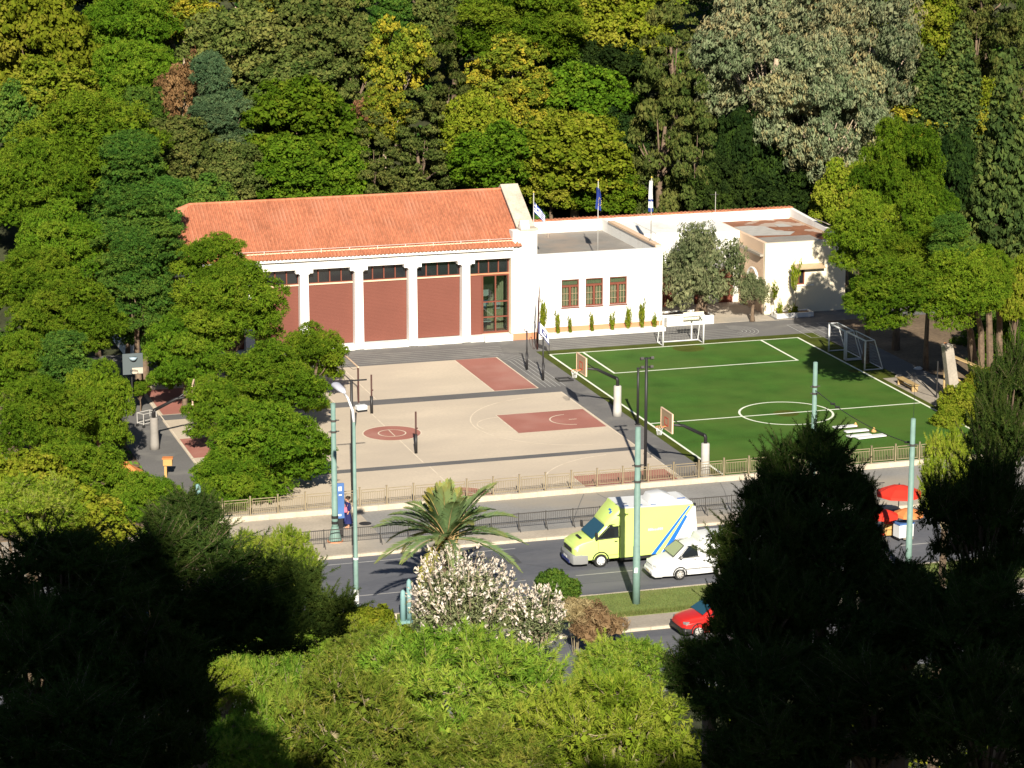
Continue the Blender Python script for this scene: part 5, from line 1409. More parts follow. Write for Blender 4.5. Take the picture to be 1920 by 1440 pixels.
def mk_olive(L, rng):
    w, h = 2.4, 2.1
    P_ = []
    for k in range(30):
        a = rng.uniform(0, 6.28); q = w * rng.uniform(.1, .85) ** .7; rr = rng.uniform(.38, .72)
        zz = (h - rr) * rng.uniform(-.8, 1.0) * (1 - .45 * (q / w) ** 2)
        P_.append((np.array([(q - rr * .4) * math.cos(a), (q - rr * .4) * math.sin(a), zz]), (rr, rr, rr * 1.1), rng.normal(.5, .18)))
    fill_pads(L, P_, rng, clump=.24, per=20, size=.16, aspect=.22, cover=.8, up=-.9, hang=(0, 0, -1), spread=.85, tintvar=.25, inner=.15)
    return (w, h), [p[0] * .8 for p in P_[::3]], 2.6
def mk_shrub(L, rng):
    w, h = .62, .62
    ends = []
    for k in range(int(rng.integers(7, 12))):
        a = rng.uniform(0, 6.28); q = rng.uniform(.1, .55); z1 = rng.uniform(-.1, .6)
        e = np.array([q * math.cos(a), q * math.sin(a), z1]); b0 = np.array([q * .15 * math.cos(a), q * .15 * math.sin(a), -.6])
        t_ = rng.uniform(.2, 1, 70)[:, None]
        p = b0 + (e - b0) * t_ + rng.normal(0, .075, (70, 3)); p[:, :2] += (e[:2] - b0[:2]) * (t_ ** 2 - t_) * .4
        L.cards(p, rand_dirs(rng, 70), rng.uniform(.1, .24, 70), .42, rng, rng.normal(.45, .25, 70), np.tile(norm((e - b0)[None])[0], (70, 1)) + rand_dirs(rng, 70) * .7)
        ends.append(e)
    return (w, h), ends, .6
MESHES = {}
for nm_, fn_, seeds_, tr_ in (('pine', mk_pine, (11, 12, 13, 14), .22), ('tier', mk_tier, (21, 22, 23), .22), ('round', mk_round, (31, 32, 33), .2), ('loose', mk_loose, (41, 42, 43), .18),
                              ('cedar', mk_cedar, (51, 52, 53), .22), ('euc', mk_euc, (61, 62), .26), ('cyp', mk_cyp, (71,), .2), ('olive', mk_olive, (95,), .26), ('shrub', mk_shrub, (97, 98, 99, 100), .03)):
    MESHES[nm_] = []
    for sd_ in seeds_:
        rng = np.random.default_rng(sd_); L = Leaves()
        size_, ends_, h_ = fn_(L, rng)
        MESHES[nm_].append((L.mesh(nm_ + '_crown', LM['pine']), size_, limb_mesh(nm_ + '_trunk', M['bark'], h_, tr_, ends_, rng), h_))
# kind of tree: crown meshes, leaf colour, bark
SPECIES = {'pine': ('pine', 'pine', 'bark'), 'deeppine': ('tier', 'deep', 'bark'), 'round': ('round', 'pine', 'bark'), 'roundlight': ('round', 'lightg', 'bark'), 'rounddark': ('round', 'deep', 'bark'),
           'oak': ('round', 'olive_dark', 'bark'), 'gold': ('loose', 'gold', 'palebark'), 'cedar': ('cedar', 'olive_dark', 'bark'), 'euc': ('euc', 'euc', 'palebark'), 'cyp': ('cyp', 'cyp', 'bark'),
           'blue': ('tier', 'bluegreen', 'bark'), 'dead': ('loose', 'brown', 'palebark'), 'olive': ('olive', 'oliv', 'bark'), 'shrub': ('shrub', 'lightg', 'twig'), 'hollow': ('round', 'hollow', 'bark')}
KIND_NAME = {'pine': 'pine_tree', 'deeppine': 'pine_tree', 'round': 'leafy_tree', 'roundlight': 'leafy_tree', 'rounddark': 'leafy_tree', 'oak': 'oak_tree', 'gold': 'golden_tree',
             'cedar': 'cedar_tree', 'euc': 'eucalyptus_tree', 'cyp': 'cypress_tree', 'blue': 'pine_tree', 'dead': 'dead_tree', 'olive': 'olive_tree', 'shrub': 'shrub', 'hollow': 'shade_coloured_tree'}
RT = random.Random(77)
def grow(kind, c, w, h, label, group, variant=None, cat=None, ground=None, depth=None, base=None):
    """a tree whose crown is centred on c, w wide and h high, standing on the land below"""
    mk_, lf_, bk_ = SPECIES[kind]; vs = MESHES[mk_]; v = vs[variant % len(vs)] if variant is not None else vs[RT.randrange(len(vs))]
    cm, (hw, hh), tm, th = v
    g = gz(c[0], c[1]) if ground is None else ground
    t = bpy.data.objects.new(KIND_NAME[kind], None); COL.objects.link(t)
    t.location = (c[0], c[1], g); t.rotation_euler = (0, 0, RT.uniform(0, 6.28))
    if base is not None:
        g = gz(*base); t.location = (base[0], base[1], g); t.rotation_euler = (0, 0, 0)
    tag(t, label, cat or ('shrub' if kind == 'shrub' else 'tree'), group)
    cr = bpy.data.objects.new('crown', cm); COL.objects.link(cr); cr.parent = t
    cr.location = (0, 0, c[2] - g) if base is None else (c[0] - base[0], c[1] - base[1], c[2] - g); d = w if depth is None else depth
    cr.scale = (w / 2 / hw, d / 2 / hw, h / 2 / hh)
    if kind not in ('cyp', 'cedar', 'shrub'): cr.rotation_euler = (RT.uniform(-.28, .28), RT.uniform(-.28, .28), 0)
    if base is not None:
        b_ = MB(); e_ = Vector(cr.location)
        b_.tube([(0, 0, -.2), (e_.x * .12, e_.y * .12, e_.z * .5), (e_.x * .45, e_.y * .45, e_.z * .85), tuple(e_)], [.26, .2, .13, .05], 8)
        for k_ in range(4):
            a_ = k_ * 1.7; q_ = e_ + Vector((math.cos(a_) * w * .3, math.sin(a_) * w * .3, .2)); b_.tube([tuple(e_ * .8), tuple(q_)], [.07, .03], 5)
        b_.build('trunk', M[bk_], t)
        cr.material_slots[0].link = 'OBJECT'; cr.material_slots[0].material = LM[lf_]
        return t
    tr = bpy.data.objects.new('trunk', tm); COL.objects.link(tr); tr.parent = t
    zs = max(.05, c[2] - g) / th
    tr.scale = (w / 2 / hw, d / 2 / hw, zs)
    for o_, m_ in ((cr, LM[lf_]), (tr, M[bk_])):
        o_.material_slots[0].link = 'OBJECT'; o_.material_slots[0].material = m_
    return t
def solve(px_, py_, hc):
    """where the sight line through a photo position is hc above the land"""
    v = ray(px_, py_); Y = 112.0
    while Y < 330:
        p = v * (Y / v[1]); z = CAMH + p[2]
        if z - max(gz(p[0], Y), 0 if Y < 189 else -9) < hc: break
        Y += .5
    return Vector((p[0], p[1], z))
WOOD = 'woodland trees on the hill behind the school'
def wood(kind, px_, py_, wpx, hpx, label, hc=7.0, Y=None, group=WOOD, variant=None, base=None, grow_w=1.25, grow_h=1.34):
    py_ += .07 * hpx * (1 if grow_h > 1.3 else .5); hpx *= grow_h; wpx *= grow_w
    c = solve(px_, py_, hc) if Y is None else along(px_, py_, Y)
    s = (c - Vector((0, 0, CAMH))).length / 5137.0
    return grow(kind, c, wpx * s, hpx * s * 1.04, label, group, variant, base=base)

# ------------------------------------------------------------------ the wood on the hill, back to front
T = [
 # kind, x, y, w, h, label, crown height above ground
 ('roundlight', 60, -50, 210, 130, 'pale leafy tree at the very top edge above the pale tan tree', 8),
 ('deeppine', 250, -60, 230, 120, 'pine crown cut by the top edge above the domed pine', 8),
 ('gold', 470, -45, 190, 110, 'yellow crown cut by the top edge above the grey oaks', 8),
 ('rounddark', 640, -55, 190, 120, 'dark crown cut by the top edge between yellow and green trees', 8),
 ('oak', 800, -60, 200, 120, 'grey green crown at the top edge above the gold leaved tree', 8),
 ('pine', 985, -60, 230, 120, 'pine crown cut by the top edge above the broad middle pine', 8),
 ('roundlight', 1200, -60, 210, 120, 'yellow green crown cut by the top edge beside the tall cedars', 8),
 ('euc', 1420, -75, 260, 130, 'silvery crown cut by the top edge above the great eucalyptus', 9),
 ('euc', 1650, -70, 230, 130, 'silvery crown cut by the top edge beside the twin cypresses', 9),
 ('cedar', 1850, -70, 190, 200, 'dark cedar cut by the top corner of the wood', 9),
 ('roundlight', 60, 80, 215, 230, 'pale tan and yellow tree filling the top corner of the wood', 7),
 ('pine', 235, 48, 185, 135, 'domed bright green pine high in the wood beside the pale tan tree', 8),
 ('gold', 345, 32, 140, 95, 'yellow green tree between the domed pine and the grey oaks', 7),
 ('oak', 455, 92, 205, 150, 'dull grey green oak uphill of the blue green pine', 7),
 ('oak', 590, 72, 190, 165, 'dark grey green oak above the brownish crown', 8),
 ('cedar', 668, 85, 115, 190, 'dark olive cedar beside the gold leaved tree', 8),
 ('deeppine', 735, 35, 140, 100, 'small green crown peeping above the gold leaved tree', 8),
 ('oak', 850, 42, 140, 120, 'grey green oak left of the broad middle pine'.replace('left of', 'next to'), 8),
 ('pine', 975, 50, 250, 135, 'broad green pine with pale forked branch showing below it', 9),
 ('roundlight', 1150, 55, 185, 125, 'large yellow green tree beside the broad middle pine', 8),
 ('cedar', 1265, 70, 150, 190, 'dark olive cedar behind the great cedar of the flags', 8),
 ('euc', 1455, 95, 300, 230, 'great silvery eucalyptus nearest the cedars', 11),
 ('euc', 1610, 85, 280, 220, 'silvery eucalyptus with pale bare branch in the middle of the grove', 11),
 ('roundlight', 1725, 45, 150, 130, 'yellow green crown between the eucalyptus and the dark cedars', 9),
 ('cedar', 1825, 60, 130, 210, 'dark olive cedar nearest the top corner behind the twin cypresses', 9),
 ('cedar', 1895, 120, 120, 260, 'dark cedar at the edge above the tall column cypress', 9),
 ('pine', 240, 145, 175, 120, 'bright green pine just downhill of the domed pine with pale limbs', 6),
 ('oak', 545, 150, 165, 105, 'brownish grey crown above the round green pine', 6),
 ('dead', 335, 178, 75, 115, 'rust brown dead tree among green pines', 6),
 ('dead', 372, 130, 45, 80, 'smaller rust brown dead spire uphill of its twin', 6),
 ('gold', 745, 110, 135, 145, 'gold leaved tree scattered with bright yellow', 7),
 ('gold', 955, 140, 160, 120, 'broad golden olive crown in the middle of the wood', 8),
 ('cedar', 838, 175, 120, 190, 'grey olive cedar beside the broad golden crown', 7),
 ('rounddark', 1035, 120, 110, 90, 'dark green crown in the gap behind the broad golden crown', 6),
 ('hollow', 1140, 130, 130, 100, 'shade-coloured tree behind the cedar of the flags', 6),
 ('roundlight', 95, 190, 180, 130, 'mixed yellow and green tree above the big pine mound', 6),
 ('gold', 195, 222, 110, 70, 'small bright yellow shrubby tree above the big pine mound', 4),
 ('rounddark', 30, 215, 110, 110, 'deep green tree at the frame edge above the pine mound', 6),
 ('rounddark', 270, 215, 100, 90, 'dark leafy tree below the rust brown dead tree', 5),
 ('blue', 415, 195, 125, 150, 'blue green pine standing out among yellow green trees', 7),
 ('blue', 405, 268, 150, 110, 'lower blue green pine with drooping layers', 5),
 ('gold', 722, 215, 110, 100, 'yellow bush like tree beside the grey leafless thicket', 5),
 ('dead', 690, 212, 60, 70, 'grey brown leafless thicket under the gold leaved tree', 5),
 ('gold', 990, 210, 105, 110, 'small golden tree in front of the broad golden crown', 6),
 ('roundlight', 895, 245, 130, 125, 'yellow olive tree between cedar and round green crowns', 6),
 ('round', 1085, 195, 185, 130, 'fresh green leafy tree uphill of the flagpoles', 6),
 ('euc', 1545, 215, 260, 210, 'lower drooping eucalyptus above the shaded hollow', 9),
 ('euc', 1400, 60, 150, 150, 'narrow eucalyptus crown touching the cedars', 10),
 ('cyp', 1738, 205, 72, 175, 'slender cypress nearest the eucalyptus', 8),
 ('cyp', 1795, 190, 84, 215, 'taller of the slender cypresses next to the eucalyptus', 8),
 ('gold', 1690, 245, 150, 85, 'golden yellow crown above the cone shaped bright pine', 6),
 ('roundlight', 1850, 215, 110, 120, 'fresh green tree between the twin cypresses and the column cypress', 7),
 ('round', 560, 235, 215, 150, 'round bright green pine like tree above the tiled roof', 6),
 ('pine', 150, 285, 290, 175, 'big mounded green pine covering the slope', 7),
 ('oak', 330, 285, 150, 110, 'grey green oak beside the lower blue green pine', 5),
 ('cedar', 790, 270, 150, 160, 'olive cedar above the middle of the tiled roof', 5),
 ('cedar', 700, 290, 110, 140, 'greyer olive cedar close behind the tiled roof', 5),
 ('round', 940, 300, 170, 115, 'bright green tree behind the gable of the tiled roof', 5),
 ('roundlight', 1080, 290, 215, 135, 'yellow green tree spreading behind the striped flag', 5.5),
 ('hollow', 1165, 250, 100, 110, 'shade-coloured tree squeezed beside the great cedar', 5),
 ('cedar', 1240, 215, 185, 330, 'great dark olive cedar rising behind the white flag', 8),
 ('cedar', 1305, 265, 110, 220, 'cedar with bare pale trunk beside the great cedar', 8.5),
 ('hollow', 1385, 300, 110, 170, 'shade-coloured tree lost in the hollow behind the annex', 5),
 ('hollow', 1450, 320, 110, 120, 'shade-coloured tree in the hollow below the eucalyptus', 4),
 ('hollow', 1525, 345, 120, 110, 'shade-coloured tree at the corner of the rust brown roof', 4),
 ('round', 640, 320, 110, 100, 'small bright green tree close behind the tiled roof', 4),
 ('round', 545, 320, 165, 110, 'green tree right behind the far end of the tiled roof ridge', 4.5),
 ('oak', 445, 325, 130, 100, 'grey olive tree just behind the end of the tiled roof', 4.5),
 ('roundlight', 1035, 350, 110, 80, 'low yellow green tree rising above the annex parapet', 3.5),
 ('round', 1130, 350, 130, 95, 'green tree rising above the annex parapet behind the navy flag', 3.5),
 ('deeppine', 250, 345, 200, 135, 'layered green pine below the big mounded pine', 7),
 ('pine', 60, 355, 190, 150, 'rounded green pine at the frame edge below the mound', 7),
 ('rounddark', 375, 380, 120, 90, 'dark green tree against the hip of the tiled roof', 5),
 ('deeppine', 180, 525, 130, 110, 'grey green pine in the shade behind the yard', 5),
 ('cyp', 1878, 370, 105, 400, 'tall dark column cypress at the edge of the wood', 8),
 ('hollow', 1790, 330, 90, 150, 'shade-coloured tree beside the tall column cypress', 6),
 ('roundlight', 1905, 545, 70, 110, 'fresh green leaves at the frame edge below the column cypress', 6),
 ('hollow', 1345, 360, 110, 120, 'black shade-coloured tree behind the roof aerial', 5),
 ('hollow', 1420, 390, 140, 100, 'low shade-coloured tree filling the hollow behind the annex parapet', 3),
 ('hollow', 1490, 270, 120, 120, 'shade-coloured tree under the drooping eucalyptus', 5),
 ('roundlight', 1590, 375, 120, 130, 'yellow olive tree overhanging the rust brown roof', 6),
]
for r_ in T: wood(r_[0], r_[1], r_[2], r_[3], r_[4], r_[5], r_[6])
# bright pines round the yard
YARD = 'bright pines standing round the school yard'
Y_ = [
 ('pine', 1690, 330, 165, 200, 'cone shaped bright pine rising beside the cream wing', 9.0, 166),
 ('pine', 1630, 440, 150, 140, 'bright pine leaning over the corner of the cream wing', 6.5, 163),
 ('pine', 1745, 425, 130, 130, 'bright pine between the cone shaped pine and the cypress', 6.5, 160),
 ('pine', 1680, 545, 200, 120, 'low pine boughs overhanging the shaded goals', 4.6, 150.5, (79.5, 156)),
 ('pine', 1800, 535, 170, 130, 'low bright pine with a pale bare trunk beside the shelter', 4.6, 149, (79.0, 154.5)),
 ('deeppine', 262, 440, 205, 130, 'dark layered pine next to the hipped end of the tiled roof', 6, 170),
 ('deeppine', 255, 520, 170, 150, 'second layered pine below the hip of the tiled roof', 4, 168),
 ('deeppine', 300, 560, 150, 150, 'shaded layered pine beside the gym end wall', 4, 171),
 ('pine', 115, 460, 170, 140, 'bright pine between the layered pine and the frame edge', 6, 172),
 ('deeppine', 300, 400, 110, 110, 'small layered pine hiding the hip of the tiled roof', 6, 174),
 ('pine', 60, 530, 170, 115, 'domed bright pine at the frame edge behind the yard', 6, 168),
 ('pine', 130, 605, 215, 140, 'wide bright pine beside the clear backboard', 6, 162),
 ('pine', 35, 690, 140, 125, 'rounded pine at the frame edge level with the courts', 5.5, 156),
 ('deeppine', 115, 700, 170, 120, 'bushy pine with bare pale limbs level with the courts', 5, 155),
 ('roundlight', 235, 500, 135, 110, 'olive and yellow tree behind the domed pines of the court', 4.5, 176),
 ('pine', 185, 770, 140, 165, 'pine overhanging the dark path beside the hoop', 5, 149),
 ('pine', 80, 790, 190, 150, 'yellow tinged pine near the orange kiosk', 5, 146),
 ('pine', 398, 495, 140, 105, 'topmost domed pine touching the tiled roof corner', 7.2, 166),
 ('pine', 430, 575, 215, 145, 'largest domed pine in front of the first shuttered bay', 5.2, 164),
 ('pine', 345, 665, 150, 140, 'rounded domed pine above the hidden red key', 5.0, 163),
 ('pine', 588, 665, 125, 105, 'small domed pine before the white columns', 4.0, 162),
 ('pine', 500, 725, 225, 150, 'spreading pine over the end of the main court', 4.6, 156),
 ('pine', 405, 770, 130, 110, 'tawny pine boughs over the dark hoop arm', 4.2, 153),
 ('pine', 500, 850, 250, 180, 'broad low pine overhanging the railing by the pavement', 3.6, 143.5),
 ('pine', 430, 900, 140, 100, 'low pine bough brushing the pavement railing', 2.6, 141.5),
 ('pine', 1745, 500, 200, 120, 'middle boughs added to deepen the shade of the bright pines beside the cream wing', 4.6, 154, (79.6, 157)),  # these boughs and the next two are added to deepen the yard shade
 ('deeppine', 1790, 475, 130, 120, 'darker boughs added for shade behind the low bright pine with the bare trunk', 4.6, 150.5, (80.4, 156)),
 ('pine', 1850, 520, 110, 110, 'outermost bright pine bough added for shade against the column cypress', 4.6, 150, (81.5, 157)),
 ('pine', 1890, 650, 110, 130, 'bright pine at the frame edge above the timber shelter', 4, 158),
 ('deeppine', 1860, 600, 110, 120, 'dark layered pine behind the timber shelter', 4, 166),
 ('round', 262, 728, 40, 30, 'little green bush by the wheeled ball cart', .6, 164),
]
for k, r_ in enumerate(Y_): wood(r_[0], r_[1], r_[2], r_[3], r_[4], r_[5], Y=r_[7], group=YARD, base=r_[8] if len(r_) > 8 else None, grow_w=1.18, grow_h=1.2)
SLOPE = 'sunlit pines on the near slope'
wood('roundlight', 40, 930, 190, 140, 'pale green twiggy pine on the near slope at the frame edge', Y=100, group=SLOPE)
wood('pine', 150, 900, 200, 130, 'yellow green pine below the orange kiosk', Y=103, group=SLOPE)
wood('roundlight', 130, 980, 210, 120, 'pale tangled crown above the dark shaded pines', Y=92, group=SLOPE)
wood('pine', 285, 945, 130, 100, 'pine crown half shaded in front of the kiosk', Y=96, group=SLOPE)

# olive tree, shrubs along the annex, planter plants
oc = along(1315, 506, 178.4)
grow('olive', oc, 7.2, 7.0, 'spreading grey green olive tree in the white planter', None, ground=.5)
oc = along(1412, 545, 177.4)
grow('olive', oc, 2.6, 2.9, 'small olive tree between the planter and the cream wing', None, ground=.02)
SH = 'shrubs along the annex wall'
for k, (px_, py_, wp, hp, lb) in enumerate(((1017, 590, 20, 58, 'tall thin shrub nearest the gym corner pole'), (1047, 605, 30, 48, 'roundest shrub under the first annex window'), (1070, 609, 20, 34, 'short upright shrub between first and second annex windows'),
        (1111, 604, 27, 40, 'ball shaped shrub under the middle annex window'), (1149, 603, 21, 38, 'cactus like shrub under the third annex window'), (1177, 596, 15, 46, 'wispy pale shrub past the third annex window'),
        (1205, 588, 16, 62, 'tallest spindly shrub near the annex corner'), (1228, 601, 20, 32, 'short bushy shrub at the annex corner behind the goal post'))):
    c = along(px_, py_, 176.6); s = (c - Vector((0, 0, CAMH))).length / 5137
    grow('shrub', c, wp * s, hp * s, lb, SH, ground=.27, depth=.7)
PLN = 'plants in the cream wing planter'
for px_, py_, wp, hp, lb in ((1452, 545, 45, 34, 'flat topped yellowing plant before the cream wing corner'), (1463, 580, 22, 40, 'yellow green upright plant in the trough planter'), (1487, 583, 26, 34, 'dark leafy plant at the shaded end of the trough planter'), (1492, 515, 26, 60, 'thin tall stemmed plant before the cream wing window')):
    c = along(px_, py_, 178.3); s = (c - Vector((0, 0, CAMH))).length / 5137
    grow('shrub', c, wp * s, hp * s, lb, PLN, ground=.26, depth=.8)
for px_, py_, wp, hp, Y, lb in ((1800, 760, 90, 90, 148.5, 'rank green weeds at the foot of the leaning pillar'), (1840, 720, 70, 70, 150, 'tangled bush beside the timber shelter'), (1775, 790, 70, 60, 146, 'weedy bush at the near corner of the pitch'), (1850, 790, 80, 90, 145, 'dark bush by the end of the pitch sideline')):
    c = along(px_, py_, Y); s = (c - Vector((0, 0, CAMH))).length / 5137
    grow('roundlight', c, wp * s, hp * s, lb, 'weedy bushes beyond the pitch', cat='bush')

# undergrowth: one mass on the shaded floor of the wood
def undergrowth(name, n, xr, yr, seed, m, size, hmax, label_z=None):
    rng = np.random.default_rng(seed); L = Leaves()
    xs = rng.uniform(*xr, n); ys = rng.uniform(*yr, n)
    z = np.array([gz(a, b) for a, b in zip(xs, ys)])
    k = 26
    r = rng.uniform(.4, 1.0, n)
    c = np.stack([xs, ys, z + r * .3 * hmax], 1)
    dd = rand_dirs(rng, n * k); dd[:, 2] = np.abs(dd[:, 2])
    p = np.repeat(c, k, 0) + dd * np.repeat(r, k)[:, None] * np.array([1, 1, hmax])
    L.cards(p, norm(dd + rand_dirs(rng, n * k) * .7), size * rng.uniform(.7, 1.4, n * k), .6, rng, np.repeat(rng.normal(.4, .2, n), k) + rng.normal(0, .1, n * k))
    o = bpy.data.objects.new(name, L.mesh(name, LM[m])); COL.objects.link(o); o['kind'] = 'stuff'
    return o
undergrowth('undergrowth', 1700, (15, 130), (190.5, 262), 5, 'deep', .42, 1.5)
undergrowth('undergrowth', 700, (-20, 23.5), (141, 190), 6, 'deep', .3, .8)
undergrowth('slope_undergrowth', 900, (-8, 62), (52, 106), 7, 'lightg', .22, .9)

# ------------------------------------------------------------------ palm on the median
def palm(c, label):
    t = local('palm_tree', label, 'palm tree', (c.x, c.y, 0))
    h = c.z
    tr = MB(); rr = random.Random(8)
    pts = []; rs = []
    for i in range(15):
        f = i / 14; pts.append((0.05 * math.sin(f * 3), 0, h * f)); rs.append(.30 - .05 * f + (.035 if i % 2 else 0))
    tr.tube(pts, rs, 10); tr.build('trunk', M['bark'], t)
    b = MB()
    for k in range(16):
        a = k * 2.4; z = h - .55 + .03 * k
        b.tube([(.2 * math.cos(a), .2 * math.sin(a), z), (.42 * math.cos(a), .42 * math.sin(a), z + .25), (.55 * math.cos(a), .55 * math.sin(a), z + .6)], [.09, .06, .02], 5)
    b.build('leaf_bases', M['orange'] if False else M['timber'], t)
    rng = np.random.default_rng(4)
    n = 42
    for k in range(n):
        a = k * 2.39996 + rng.uniform(-.15, .15)
        f = k / n                                   # 0 innermost upright, 1 lowest
        el = R(86 - 84 * f ** 1.25 + rng.uniform(-6, 6)); ln = rng.uniform(3.0, 3.8) * (.9 + .25 * min(1, f * 2))
        drop = (1.0 + 1.2 * f) * rng.uniform(.8, 1.2)
        d0 = np.array([math.cos(a) * math.cos(el), math.sin(a) * math.cos(el), math.sin(el)])
        L = Leaves()
        ss = np.linspace(.08, 1, 62)
        sp = np.array([0, 0, h]) + np.outer(ss * ln, d0) + np.outer(ss ** 2.1 * drop, [0, 0, -1.0]) * (.6 + .4 * math.cos(el))
        tg = norm(np.gradient(sp, axis=0))
        side = norm(np.cross(tg, np.array([0, 0, 1.0]) + d0 * .01)); up = np.cross(side, tg)
        tin = .48 + (.36 if rng.random() < .06 or f > .93 else 0) + rng.normal(0, .06)
        for sg in (-1, 1):
            ll = .62 * np.sin(np.clip(ss * 1.02, 0, 1) * math.pi * .92 + .14) ** .7 * rng.uniform(.85, 1.15, len(ss))
            dr = norm(side * sg + tg * 1.0 + up * .3 + rng.normal(0, .06, sp.shape))
            w = .085
            tip = sp + dr * ll[:, None] - np.array([0, 0, .10]) * ll[:, None]
            q = np.stack([sp - tg * w * .5, sp + dr * ll[:, None] * .5 - tg * w * .7, tip, sp + dr * ll[:, None] * .5 + tg * w * .7], 1)
            L.q.append(q); L.t.append(np.clip(tin + .25 * ss ** 3 + rng.normal(0, .05, len(ss)), 0, 1))
        me = L.mesh('frond', LM['palm'])
        o = bpy.data.objects.new('frond', me); COL.objects.link(o); o.parent = t
        rb = MB(); rb.tube([tuple(p) for p in np.vstack([[0, 0, h], sp])[::5]], [.035 * (1 - .9 * i / 9) for i in range(len(np.vstack([[0, 0, h], sp])[::5]))], 4)
        r2 = rb.build('rachis', M['yellowbox'] if tin > .75 else M['timber'], o)
    return t
palm(along(838, 1012, 117.7), 'date palm with arching grey green fronds on the median')

# round clipped bush, dry shrub, plumed bush
def bush(name, c, w, h, label, m, seed, clump, size, aspect=.5, cat='bush', pads=14, r=.33):
    rng = np.random.default_rng(seed); L = Leaves()
    P_ = dome_pads(rng, w / 2, h / 2, pads, r * w, .9, lo=-.6)
    fill_pads(L, P_, rng, clump=clump, per=26, size=size, aspect=aspect, cover=1.1, up=-.6, spread=.8, inner=.5)
    g = gz(c.x, c.y) if not 115 < c.y < 121 else 0
    t = local(name, label, cat, (c.x, c.y, g))
    o = bpy.data.objects.new('foliage', L.mesh('foliage', LM[m])); COL.objects.link(o); o.parent = t; o.location = (0, 0, c.z - g)
    rr = random.Random(seed); b = MB()
    for k in range(9):
        a = rr.uniform(0, 6.28); q = rr.uniform(.1, .35) * w
        b.tube([(.1 * math.cos(a), .1 * math.sin(a), 0), (q * .5 * math.cos(a), q * .5 * math.sin(a), (c.z - g) * .6), (q * math.cos(a), q * math.sin(a), c.z - g)], [.04, .03, .012] if name != 'dry_bush' and 'grass' not in name else [.012, .009, .006], 5)
    b.build('stems', M['twig'], t)
    return t
bush('round_bush', along(1045, 1103, 117.9), 2.5, 1.75, 'clipped round green bush at the end of the median', 'deep', 3, .16, .12)
bush('dry_bush', along(1120, 1172, 112.4), 2.8, 2.3, 'dry brown and rust shrub below the round bush', 'rust_tan', 4, .30, .30, .10, pads=12, r=.15)
bush('dry_grass_clump', along(1080, 1150, 112.8), 1.7, 1.4, 'tan dry grass clump beside the rust shrub', 'plume_tan', 14, .2, .36, .09, pads=8, r=.2)
bush('low_bush', along(690, 1165, 106), 2.4, 1.5, 'small yellow green bush by the crossing road', 'lightg', 5, .2, .17)
bush('low_bush', along(720, 1215, 100), 3.2, 1.9, 'sprawling tawny bush on the slope beneath the crossing', 'gold', 6, .2, .2, .35, pads=11, r=.22)
def plumed(c, w, h, label, seed, nst):
    rng = np.random.default_rng(seed); rr = random.Random(seed)
    g = gz(c.x, c.y)
    t = local('plumed_bush', label, 'bush', (c.x, c.y, g), 'white plumed bushes in front of the road')
    st = MB(); L = Leaves(); Pm = Leaves()
    H_ = c.z - g
    for k in range(nst):
        d = rand_dirs(rng, 1)[0]; d[2] = abs(d[2]) * .9 + .1 if rng.random() < .8 else d[2] * .5
        tip = np.array([d[0] * w / 2, d[1] * w / 2, H_ + d[2] * h * .5]) * np.array([1, 1, 1]); tip = tip * rng.uniform(.8, 1.05) if k % 3 else tip
        base = np.array([tip[0] * .35, tip[1] * .35, H_ - h * .35])
        mid = (base + tip) / 2 + rng.normal(0, .12, 3)
        if k % 2 == 0: st.tube([base, mid, tip], [.022, .016, .008], 4, cap=False)
        ax = norm((tip - mid)[None] + np.array([[0, 0, .25]]))[0]
        n = int(rng.integers(7, 13)); s = rng.uniform(-.1, .42, n)
        side = rng.normal(0, .035, (n, 3))
        pp = tip + np.outer(s, ax) + side * (1.3 - s)[:, None]
        Pm.cards(pp, rand_dirs(rng, n), rng.uniform(.12, .25, n), .42, rng, rng.normal(.62, .22, n), np.tile(ax, (n, 1)) + rng.normal(0, .45, (n, 3)))
        m = 26
        pl_ = mid * .6 + tip * .4 + rng.normal(0, .24, (m, 3)); L.cards(pl_, rand_dirs(rng, m), rng.uniform(.14, .28, m), .34, rng, rng.normal(.5, .2, m))
        pl_ = tip + rng.normal(0, .16, (4, 3)); L.cards(pl_, rand_dirs(rng, 4), rng.uniform(.1, .2, 4), .3, rng, rng.normal(.5, .2, 4))
    st.build('stems', M['palebark'], t)
    o = bpy.data.objects.new('foliage', L.mesh('foliage', LM['oliv'])); COL.objects.link(o); o.parent = t
    o = bpy.data.objects.new('plumes', Pm.mesh('plumes', LM['plume'])); COL.objects.link(o); o.parent = t; o['kind'] = 'stuff'
plumed(along(865, 1135, 107), 4.4, 4.3, 'tall bush covered in white feathery seed plumes', 21, 270)
plumed(along(1005, 1165, 106.5), 2.3, 2.8, 'smaller white plumed bush leaning towards the median', 22, 120)

# grass blades on the median
def blades(name, xr, yr, n, seed, m, z, h):
    rng = np.random.default_rng(seed); L = Leaves()
    b = np.stack([rng.uniform(*xr, n), rng.uniform(*yr, n), np.full(n, z)], 1)
    d = norm(np.stack([rng.normal(0, .45, n), rng.normal(0, .45, n), np.ones(n)], 1))
    L.needles(b, d, rng.uniform(h * .5, h * 1.3, n), .02, rng, rng.normal(.5, .22, n))
    o = bpy.data.objects.new(name, L.mesh(name, LM[m])); COL.objects.link(o); o['kind'] = 'stuff'
blades('grass', (34, 62), (117.05, 120.5), 34000, 3, 'grass', .012, .075)
blades('long_grass', (34, 62), (117.0, 117.5), 9000, 4, 'grass', .012, .2)

